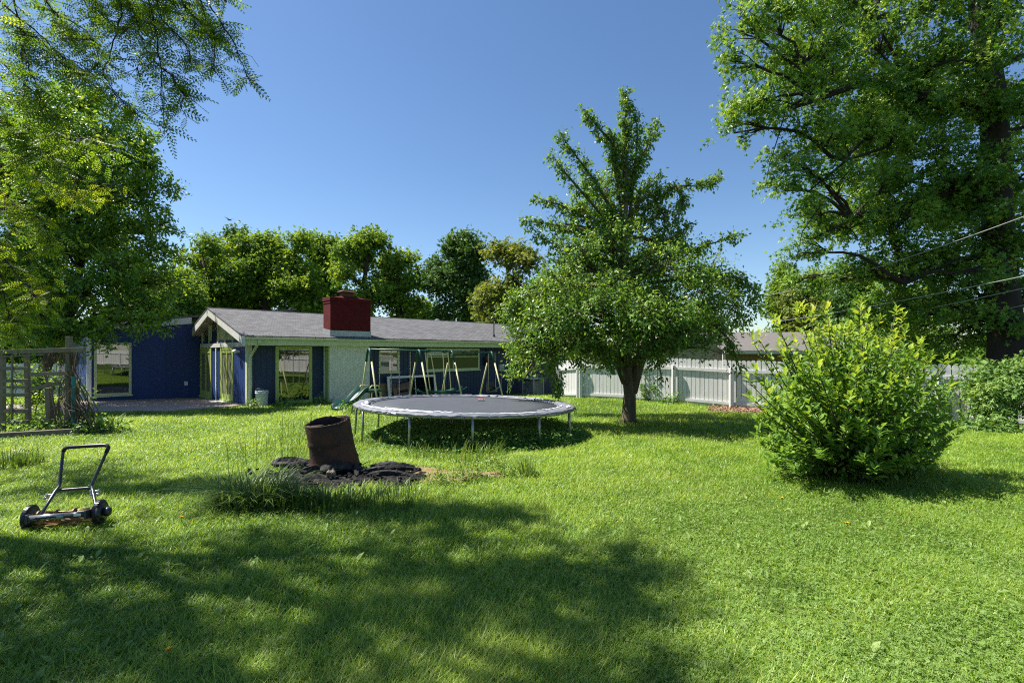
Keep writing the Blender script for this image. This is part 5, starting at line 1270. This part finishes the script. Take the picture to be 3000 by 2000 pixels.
# --- trees beyond the house
def far_tree(label, px, top, hw_, bot, d, lm, seed, name='tall_tree', n=620, S=.36, t='tuft', shape='round', holes=0, group='trees beyond the house'):
    rg = np.random.default_rng(seed); base = G(px, d); cl = []
    Hh = bot - top
    for k in range(20 if shape != 'open' else 13):
        z = rg.random() ** .8; py = top + Hh * (.12 + .80 * z); wd = hw_ * (math.sin(math.pi * min(1, .22 + .62 * z)) if shape != 'cone' else .15 + .8 * z)
        px_ = px + rg.uniform(-.75, .75) * wd; r_ = hw_ * rg.uniform(.30, .48) * (.8 if shape == 'open' else 1)
        cl.append(BL(px_, py, d + rg.uniform(-.5, .5) * hw_ / F * d, r_, r_ * .72))
    for k in range(3): cl.append(BL(px + rg.uniform(-.3, .3) * hw_, top + Hh * .08 + k * 6, d, hw_ * .25, hw_ * .22))
    tr_ = [base - [0, 0, .3], base + [0, 0, 1.5], W(px + rg.normal(0, 6), bot - Hh * .2, d), W(px + rg.normal(0, 8), top + Hh * .5, d), W(px + rg.normal(0, 6), top + Hh * .15, d)]
    return make_tree(name, label, base, tr_, np.array([.5, .4, .32, .22, .06]) * d / 45, cl, int(n * 2.1), 7, .8 * d / 45, S * d / 45, t, lm, M['bark'], seed, group=group, limb_r=.16, nb=8, br=.5, droop=.2, twigs=.3, jit=.3)


far_tree('wide yellow green tree behind the house gable peak', 610, 700, 110, 960, 42, M['bgA'], 101, n=900)
far_tree('yellow green tree with taller dark tuft right of the gable tree', 690, 672, 75, 940, 50, M['bgB'], 102, n=650)
far_tree('round yellow green tree rising behind the middle roof left of the chimney', 775, 692, 95, 950, 44, M['bgA'], 103, n=800)
far_tree('pale leaning tree just left of the red chimney', 870, 684, 75, 950, 43, M['bgA'], 104, n=650)
far_tree('tall green tree directly behind the red chimney', 945, 690, 75, 960, 48, M['bgA'], 105, n=650)
far_tree('airy tree with visible dark branches right of the red chimney', 1075, 684, 100, 960, 40, M['bgA'], 106, n=620, shape='open')
far_tree('spreading low limbed tree with gaps beside the dark round tree', 1175, 745, 85, 960, 41, M['bgA'], 107, n=430, shape='open')
far_tree('dark green billowing tree standing apart against the sky', 1355, 686, 100, 960, 40, M['bgB'], 108, n=900)
far_tree('olive yellow tree left of the fruit tree over the roof end', 1490, 722, 105, 980, 33, M['bgC'], 109, n=800, S=.38)
far_tree('small distant tree low between the airy and the dark tree', 1230, 890, 60, 980, 60, M['bgA'], 110, n=260)
far_tree('bright green tree low at the left end of the roof', 530, 800, 80, 980, 36, M['bgA'], 111, n=500)
far_tree('pale green tree hidden behind the fruit tree crown', 1640, 800, 110, 1040, 34, M['bgA'], 112, n=600)
far_tree('dark tree behind the lower right of the fruit tree', 1960, 900, 100, 1060, 45, M['bgB'], 115, n=500)
far_tree('slender feathery tree beyond the fence left of the maple', 2300, 778, 60, 1040, 38, M['bgA'], 113, n=520, shape='cone', S=.34, group='trees beyond the fence')
far_tree('dull green tree rising behind the neighbour roof', 2370, 830, 90, 1040, 36, M['bgC'], 116, n=560, S=.34, group='trees beyond the fence')
far_tree('dark round tree under the maple boughs behind the bush', 2490, 806, 90, 1050, 34, M['bgB'], 114, n=620, S=.36, group='trees beyond the fence')
far_tree('shaded tree filling the gap left of the maple trunk', 2680, 860, 120, 1070, 31, M['bgB'], 117, n=620, S=.34, group='trees beyond the fence')
far_tree('low green tree at the far left behind the shade tree', 60, 840, 160, 1060, 33, M['bgB'], 118, n=620, S=.36, group='trees beyond the house')
far_tree('green tree between the shade tree and the house roof', 420, 800, 100, 1020, 38, M['bgA'], 119, n=560, S=.38)

# far wood closing the horizon
rg = np.random.default_rng(150); nW = 26000; fw_ = MB()
ang_ = rg.uniform(R(-72), R(72), nW); rr_ = 88 + rg.normal(0, 4, nW); hh_ = (5.5 + 2.2 * np.sin(ang_ * 23) + 1.5 * np.sin(ang_ * 57 + 1)) * rg.random(nW) ** .6
P = np.stack([rr_ * np.sin(ang_), rr_ * np.cos(ang_), -1.2 + hh_], 1)
fw_.leaf(P, rg.normal(size=(nW, 3)), rg.normal(size=(nW, 3)) + np.array([0, -.4, .8]), rg.uniform(.7, 1.5, nW), 'tuft', np.clip(.45 + .2 * np.sin(ang_ * 31) + rg.normal(0, .15, nW), 0, 1))
tag(fw_.build('far_wood', M['bgA']), 'distant low belt of trees along the horizon', 'woods', kind='stuff')

# ------------------------------------------------------------------ grass
rg = np.random.default_rng(200)
def vnoise(x, y, s, seed):
    r_ = np.random.default_rng(seed); o = np.zeros_like(x)
    for k in range(6):
        a = r_.uniform(0, 6.28); f = s * r_.uniform(.6, 1.8); o += np.sin(f * (x * math.cos(a) + y * math.sin(a)) + r_.uniform(0, 6.28))
    return o / 3.4
def keep(x, y):
    k = np.ones(len(x), bool)
    lx_ = (x - HA[0]) * U[0] + (y - HA[1]) * U[1]; ly_ = (x - HA[0]) * Vv[0] + (y - HA[1]) * Vv[1]
    k &= ~((lx_ > -.05) & (ly_ > -.12))
    ins = np.zeros(len(x), bool)
    for (xa, ya), (xb, yb) in zip(poly, poly[1:] + poly[:1]):
        ins ^= ((ya > ly_) != (yb > ly_)) & (lx_ < (xb - xa) * (ly_ - ya) / (yb - ya + 1e-9) + xa)
    k &= ~ins
    k &= ~((ly_ > WY - .3) & (lx_ > WX - .1))
    e = ((x + 2.0) / .90) ** 2 + ((y - 5.70) / .33) ** 2 + .3 * np.sin(5 * x + 3 * y) + .22 * np.sin(11 * x - 7 * y)
    k &= (e > .85) | (rg.random(len(x)) < .06)
    e = ((x + .98) / .72) ** 2 + ((y - 5.98) / .36) ** 2 + .3 * np.sin(6 * x + 4 * y) + .2 * np.sin(13 * x)
    k &= (e > 1) | (rg.random(len(x)) < .30)
    return k
nB = 1300000
d = rg.random(nB)
# sample distance so that near turf is densest
dd = np.exp(np.log(1.75) + d * (np.log(27) - np.log(1.75)))
px = rg.uniform(-350, 3350, nB); x = (px - CX) / F * dd; y = dd
acc = np.minimum(1, (dd / 6.0) ** .35 * .9); k = (rg.random(nB) < acc) & keep(x, y)
tramp = ((x - TC[0] - .2) ** 2 + (y - TC[1] + .2) ** 2) < (TRr * .93) ** 2
k &= ~(tramp & (rg.random(nB) < .8))
fx = 15.0
k &= ~((x > 2.7) & (y > 16.1 + (7.2 - x) * .63 + .05))
x, y, dd = x[k], y[k], dd[k]; n = len(x)
patch = vnoise(x, y, .9, 5); fine_ = vnoise(x, y, 4, 6)
right = np.clip((x + .2 * y - .6) / 1.5, 0, 1) * np.clip((6.5 - y) / 2, 0, 1)      # clover area, short turf
hgt = (.056 + .022 * patch + .014 * fine_ + rg.normal(0, .018, n) + .016 * np.clip((4.5 - dd) / 2, 0, 1)) * (1 - .35 * right) * np.clip(dd / 9, 1, 1.35)
ring = ((x - TC[0]) ** 2 + (y - TC[1]) ** 2) ** .5; hgt *= 1 + .9 * np.exp(-((ring - TRr) / .25) ** 2) * rg.random(n)
pit = ((x + 2.0) / 1.2) ** 2 + ((y - 6.0) / .62) ** 2; hgt *= 1 + .8 * np.exp(-((pit - 1.15) / .25) ** 2) * rg.random(n)
bushr = np.hypot(x - bb[0], y - bb[1]); hgt *= 1 + .8 * np.exp(-((bushr - 1.0) / .35) ** 2) * rg.random(n)
hgt = np.clip(hgt, .02, .24)
a = rg.uniform(0, 6.28, n); lean = rg.uniform(.15, 1.05, n)
A = np.stack([np.cos(a) * lean, np.sin(a) * lean, np.ones(n)], 1); Nn = np.stack([-np.cos(a), -np.sin(a), np.full(n, .3)], 1) + rg.normal(0, .3, (n, 3))
T, fs = LEAF['blade']; T = np.array(T)
wd = np.clip(.0048 * np.maximum(1, dd / 4.0) ** .85, .0042, .02) * rg.uniform(.7, 1.3, n)
A = unit(A); side = unit(np.cross(A, Nn)); Nn = np.cross(side, A)
P = np.stack([x, y, gz(x, y) - .005], 1)
V = P[:, None] + T[None, :, 0:1] * side[:, None] * wd[:, None, None] + hgt[:, None, None] * (T[None, :, 1:2] * A[:, None] - T[None, :, 2:3] * Nn[:, None])
tone = np.clip(.50 + .17 * patch + .10 * fine_ + .12 * vnoise(x, y, 9, 77) + rg.normal(0, .21, n) + .25 * np.exp(-((pit - 1.5) / .5) ** 2) * (x > -1.9), 0, .93); dry = rg.random(n) < .02 + .11 * np.clip(vnoise(x, y, 1.3, 21) - .15, 0, 1); tone[dry] = .99
gb = MB(); bs = (np.arange(n) * 5)[:, None]
gb.add(V.reshape(-1, 3), [bs + np.array([fs[0]]), bs + np.array([fs[1]])], np.repeat(tone, 5))
tag(gb.build('grass', M['grass']), 'bright green uneven lawn grass', 'grass', kind='stuff')
# clover and broad leaves
nC = 210000; dd = np.exp(np.log(1.75) + rg.random(nC) * (np.log(12) - np.log(1.75))); px = rg.uniform(-300, 3300, nC); x = (px - CX) / F * dd; y = dd
den = .10 + .75 * np.clip((x + .2 * y - .6) / 1.5, 0, 1) * np.clip((7 - y) / 2.5, 0, 1) + .35 * (vnoise(x, y, 1.4, 9) > .35)
k = keep(x, y) & (rg.random(nC) < den); x, y, dd = x[k], y[k], dd[k]; n = len(x)
c = MB(); h = rg.uniform(.02, .06, n); P = np.stack([x, y, gz(x, y) + h], 1)
a = rg.uniform(0, 6.28, n); c.leaf(P, np.stack([np.cos(a), np.sin(a), rg.normal(0, .25, n)], 1), np.array([0, 0, 1.]) + rg.normal(0, .3, (n, 3)), rg.uniform(.009, .017, n) * np.maximum(1, dd / 5), 'clover', np.clip(.5 + rg.normal(0, .2, n), 0, 1))
nb_ = 1100; dd = np.exp(np.log(1.8) + rg.random(nb_) * (np.log(9) - np.log(1.8))); px = rg.uniform(-200, 3200, nb_); x = (px - CX) / F * dd; y = dd; k = keep(x, y); x, y = x[k], y[k]; n = len(x)
a = rg.uniform(0, 6.28, n); c.leaf(np.stack([x, y, gz(x, y) + .015], 1), np.stack([np.cos(a), np.sin(a), rg.uniform(.2, 1.2, n)], 1), np.stack([-np.cos(a), -np.sin(a), np.ones(n)], 1) + rg.normal(0, .2, (n, 3)), rg.uniform(.04, .08, n), 'long', np.clip(.55 + rg.normal(0, .2, n), 0, 1))
tag(c.build('clover', M['clover']), 'clover and broad weed leaves in the lawn', 'clover', kind='stuff')
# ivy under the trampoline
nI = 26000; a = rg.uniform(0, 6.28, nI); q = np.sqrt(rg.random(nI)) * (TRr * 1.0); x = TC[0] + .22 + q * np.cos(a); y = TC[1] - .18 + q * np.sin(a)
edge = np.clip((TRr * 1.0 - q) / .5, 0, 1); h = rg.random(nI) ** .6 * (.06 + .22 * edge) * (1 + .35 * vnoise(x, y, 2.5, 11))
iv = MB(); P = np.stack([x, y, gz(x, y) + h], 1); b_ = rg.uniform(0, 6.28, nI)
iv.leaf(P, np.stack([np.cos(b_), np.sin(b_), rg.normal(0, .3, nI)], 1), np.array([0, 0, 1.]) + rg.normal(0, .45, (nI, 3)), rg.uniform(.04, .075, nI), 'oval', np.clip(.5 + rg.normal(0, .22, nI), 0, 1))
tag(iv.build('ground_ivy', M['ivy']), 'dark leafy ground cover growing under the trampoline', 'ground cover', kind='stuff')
# leaf litter by the fence
nL = 1500; px = rg.uniform(2075, 2230, nL); py = 1204 + rg.normal(0, 5, nL); dd = 1901 / (py - 1077.5); x = (px - CX) / F * dd
ll = MB(); a = rg.uniform(0, 6.28, nL); ll.leaf(np.stack([x, dd, gz(x, dd) + rg.uniform(.02, .09, nL)], 1), np.stack([np.cos(a), np.sin(a), rg.normal(0, .3, nL)], 1), np.array([0, 0, 1.]) + rg.normal(0, .5, (nL, 3)), rg.uniform(.05, .1, nL), 'oval', np.full(nL, .5))
tag(ll.build('leaf_litter', M['mulch']), 'dry reddish leaf litter along the fence foot', 'leaves', kind='stuff')

# tall grasses and weeds round the fire pit
def grass_clump(label, px, d, n, hmin, hmax, spread, seed, lean=.6, wd=.006, tone=.45, name='grass_clump', stalk=False, pxs=0):
    rg = np.random.default_rng(seed); base = G(px, d); w = MB()
    for i in range(n):
        a = rg.uniform(0, 6.28); r_ = spread * rg.random() ** .5; x, y = base[0] + r_ * math.cos(a) * (1 + pxs), base[1] + r_ * math.sin(a); h = rg.uniform(hmin, hmax); le = rg.uniform(.1, 1) * lean
        z = float(gz(x, y)); k = 6; V = []
        a2 = a + rg.normal(0, .8); dx, dy = math.cos(a2), math.sin(a2); sx, sy = -dy, dx
        if abs(sx) < .4: sx = .6
        for j in range(k):
            q = j / (k - 1); o_ = le * h * q ** 2; zz = h * (q - .35 * le * q ** 3); ww = wd * (1 - q) ** .6 if not stalk else wd * (.5 if q < .75 else 1.3 * (1 - q) * 4 * .5 + .2)
            V += [(x + dx * o_ - sx * ww, y + dy * o_ - sy * ww, z + zz), (x + dx * o_ + sx * ww, y + dy * o_ + sy * ww, z + zz)]
        w.add(np.array(V) - base, [[(2 * j, 2 * j + 1, 2 * j + 3, 2 * j + 2) for j in range(k - 1)]], np.clip(tone + rg.normal(0, .16), 0, 1))
    o = w.build(name, M['tallgrass']); o.location = base; tag(o, label, 'grass', 'grass tufts round the fire pit'); return o


grass_clump('thick arching grass clump in shade left of the fire pit', 745, 4.72, 620, .18, .44, .32, 301, 1.5, .006, .4)
grass_clump('second arching grass clump just right of the thick one', 860, 4.7, 300, .12, .28, .24, 302, 1.0, .006, .42)
grass_clump('thin tall seed stalks standing left of the barrel', 770, 6.1, 70, .35, .62, .42, 303, .35, .0032, .06, 'seed_stalks', True, .5)
grass_clump('taller slanting seed stalks close to the barrel', 860, 6.3, 40, .45, .95, .25, 304, .45, .0032, .06, 'seed_stalks', True)
grass_clump('dark leafy weed tuft before the burnt logs', 970, 4.75, 260, .06, .18, .36, 305, .9, .010, .35)
grass_clump('weed tuft below the ash heap right of center', 1130, 4.85, 220, .06, .2, .40, 306, .9, .007, .5)
grass_clump('single spiky grass tuft in sun right of the ash', 1545, 5.9, 60, .15, .32, .1, 307, .6, .006, .6)
grass_clump('tall grass fringe along the front of the trampoline', 1330, 7.5, 260, .12, .30, .75, 308, .7, .007, .6)
grass_clump('tall grass fringe under the left rim of the trampoline', 1110, 8.6, 160, .10, .26, .5, 309, .7, .007, .6)
grass_clump('broad leaved dock plant right of the dead vines', 318, 10.2, 60, .2, .45, .22, 310, .6, .02, .5)
grass_clump('dark weed tuft in shade at the far left edge', 40, 6.6, 200, .12, .3, .3, 311, .8, .008, .4)


def dandelion(label, px, py):
    d_ = 1901 / (py - 1077.5); b_ = G(px, d_); t = thing('dandelion', label, 'flower', b_, 0, 'dandelions in the lawn'); rg = np.random.default_rng(int(px))
    w = MB(); w.tube([(0, 0, 0), (.005, 0, .05), (.0, .0, .085)], .0025, 5); w.build('stem', M['clover'], t)
    w = MB(); n = 34; a = rg.uniform(0, 6.28, n); w.leaf(np.tile([0, 0, .085], (n, 1)), np.stack([np.cos(a), np.sin(a), rg.uniform(.1, 1.2, n)], 1), np.array([0, 0, 1.]) + rg.normal(0, .2, (n, 3)), rg.uniform(.016, .022, n), 'oval', np.full(n, .5)); w.build('petals', M['yellow'], t)


dandelion('yellow dandelion in the foreground shade at bottom left', 494, 1956)
dandelion('yellow dandelion in the shade right of the mower', 532, 1541)
dandelion('yellow dandelion in the sunny lawn below the bush', 2291, 1483)
dandelion('yellow dandelion in clover at the right foreground', 2482, 1567)

# ------------------------------------------------------------------ light, sky, camera
EL, AZ = R(57), math.atan2(.26, -.96)
sd = Vector((math.cos(AZ) * math.cos(EL), math.sin(AZ) * math.cos(EL), math.sin(EL)))
sun = bpy.data.lights.new('sun', 'SUN'); sun.energy = 5.0; sun.angle = R(.53); sun.color = (1, .95, .86)
so = bpy.data.objects.new('sun', sun); COL.objects.link(so); so.rotation_euler = (-sd).to_track_quat('-Z', 'Y').to_euler(); so.location = (0, 0, 30)
world = bpy.data.worlds.new('World'); SC.world = world; world.use_nodes = True
nt = world.node_tree; nt.nodes.clear()
sky = nt.nodes.new('ShaderNodeTexSky'); sky.sky_type = 'NISHITA'; sky.sun_disc = False; sky.sun_elevation = EL
sky.sun_rotation = math.pi / 2 - AZ; sky.altitude = 200; sky.air_density = 1.0; sky.dust_density = .35; sky.ozone_density = 3.2
bg = nt.nodes.new('ShaderNodeBackground'); bg.inputs[1].default_value = .07
ow = nt.nodes.new('ShaderNodeOutputWorld'); hs = nt.nodes.new('ShaderNodeHueSaturation'); hs.inputs['Saturation'].default_value = 1.10; nt.links.new(sky.outputs[0], hs.inputs['Color']); nt.links.new(hs.outputs[0], bg.inputs[0]); nt.links.new(bg.outputs[0], ow.inputs[0])
cam = bpy.data.cameras.new('camera'); co = bpy.data.objects.new('camera', cam); COL.objects.link(co); SC.camera = co
co.location = (0, 0, CAMZ); co.rotation_euler = (R(90), 0, 0); cam.sensor_width = 36; cam.lens = F / 3000 * 36; cam.shift_y = (HZ - 1000) / 3000; cam.clip_end = 3000; cam.clip_start = .05
SC.view_settings.view_transform = 'Standard'; SC.view_settings.look = 'None'; SC.view_settings.exposure = 1.18; SC.view_settings.gamma = 1
SC.cycles.use_denoising = False; SC.cycles.use_adaptive_sampling = False; SC.cycles.sample_clamp_indirect = 2.5; SC.cycles.filter_width = 1.15; SC.cycles.max_bounces = 8; SC.cycles.transparent_max_bounces = 4; SC.cycles.transmission_bounces = 4
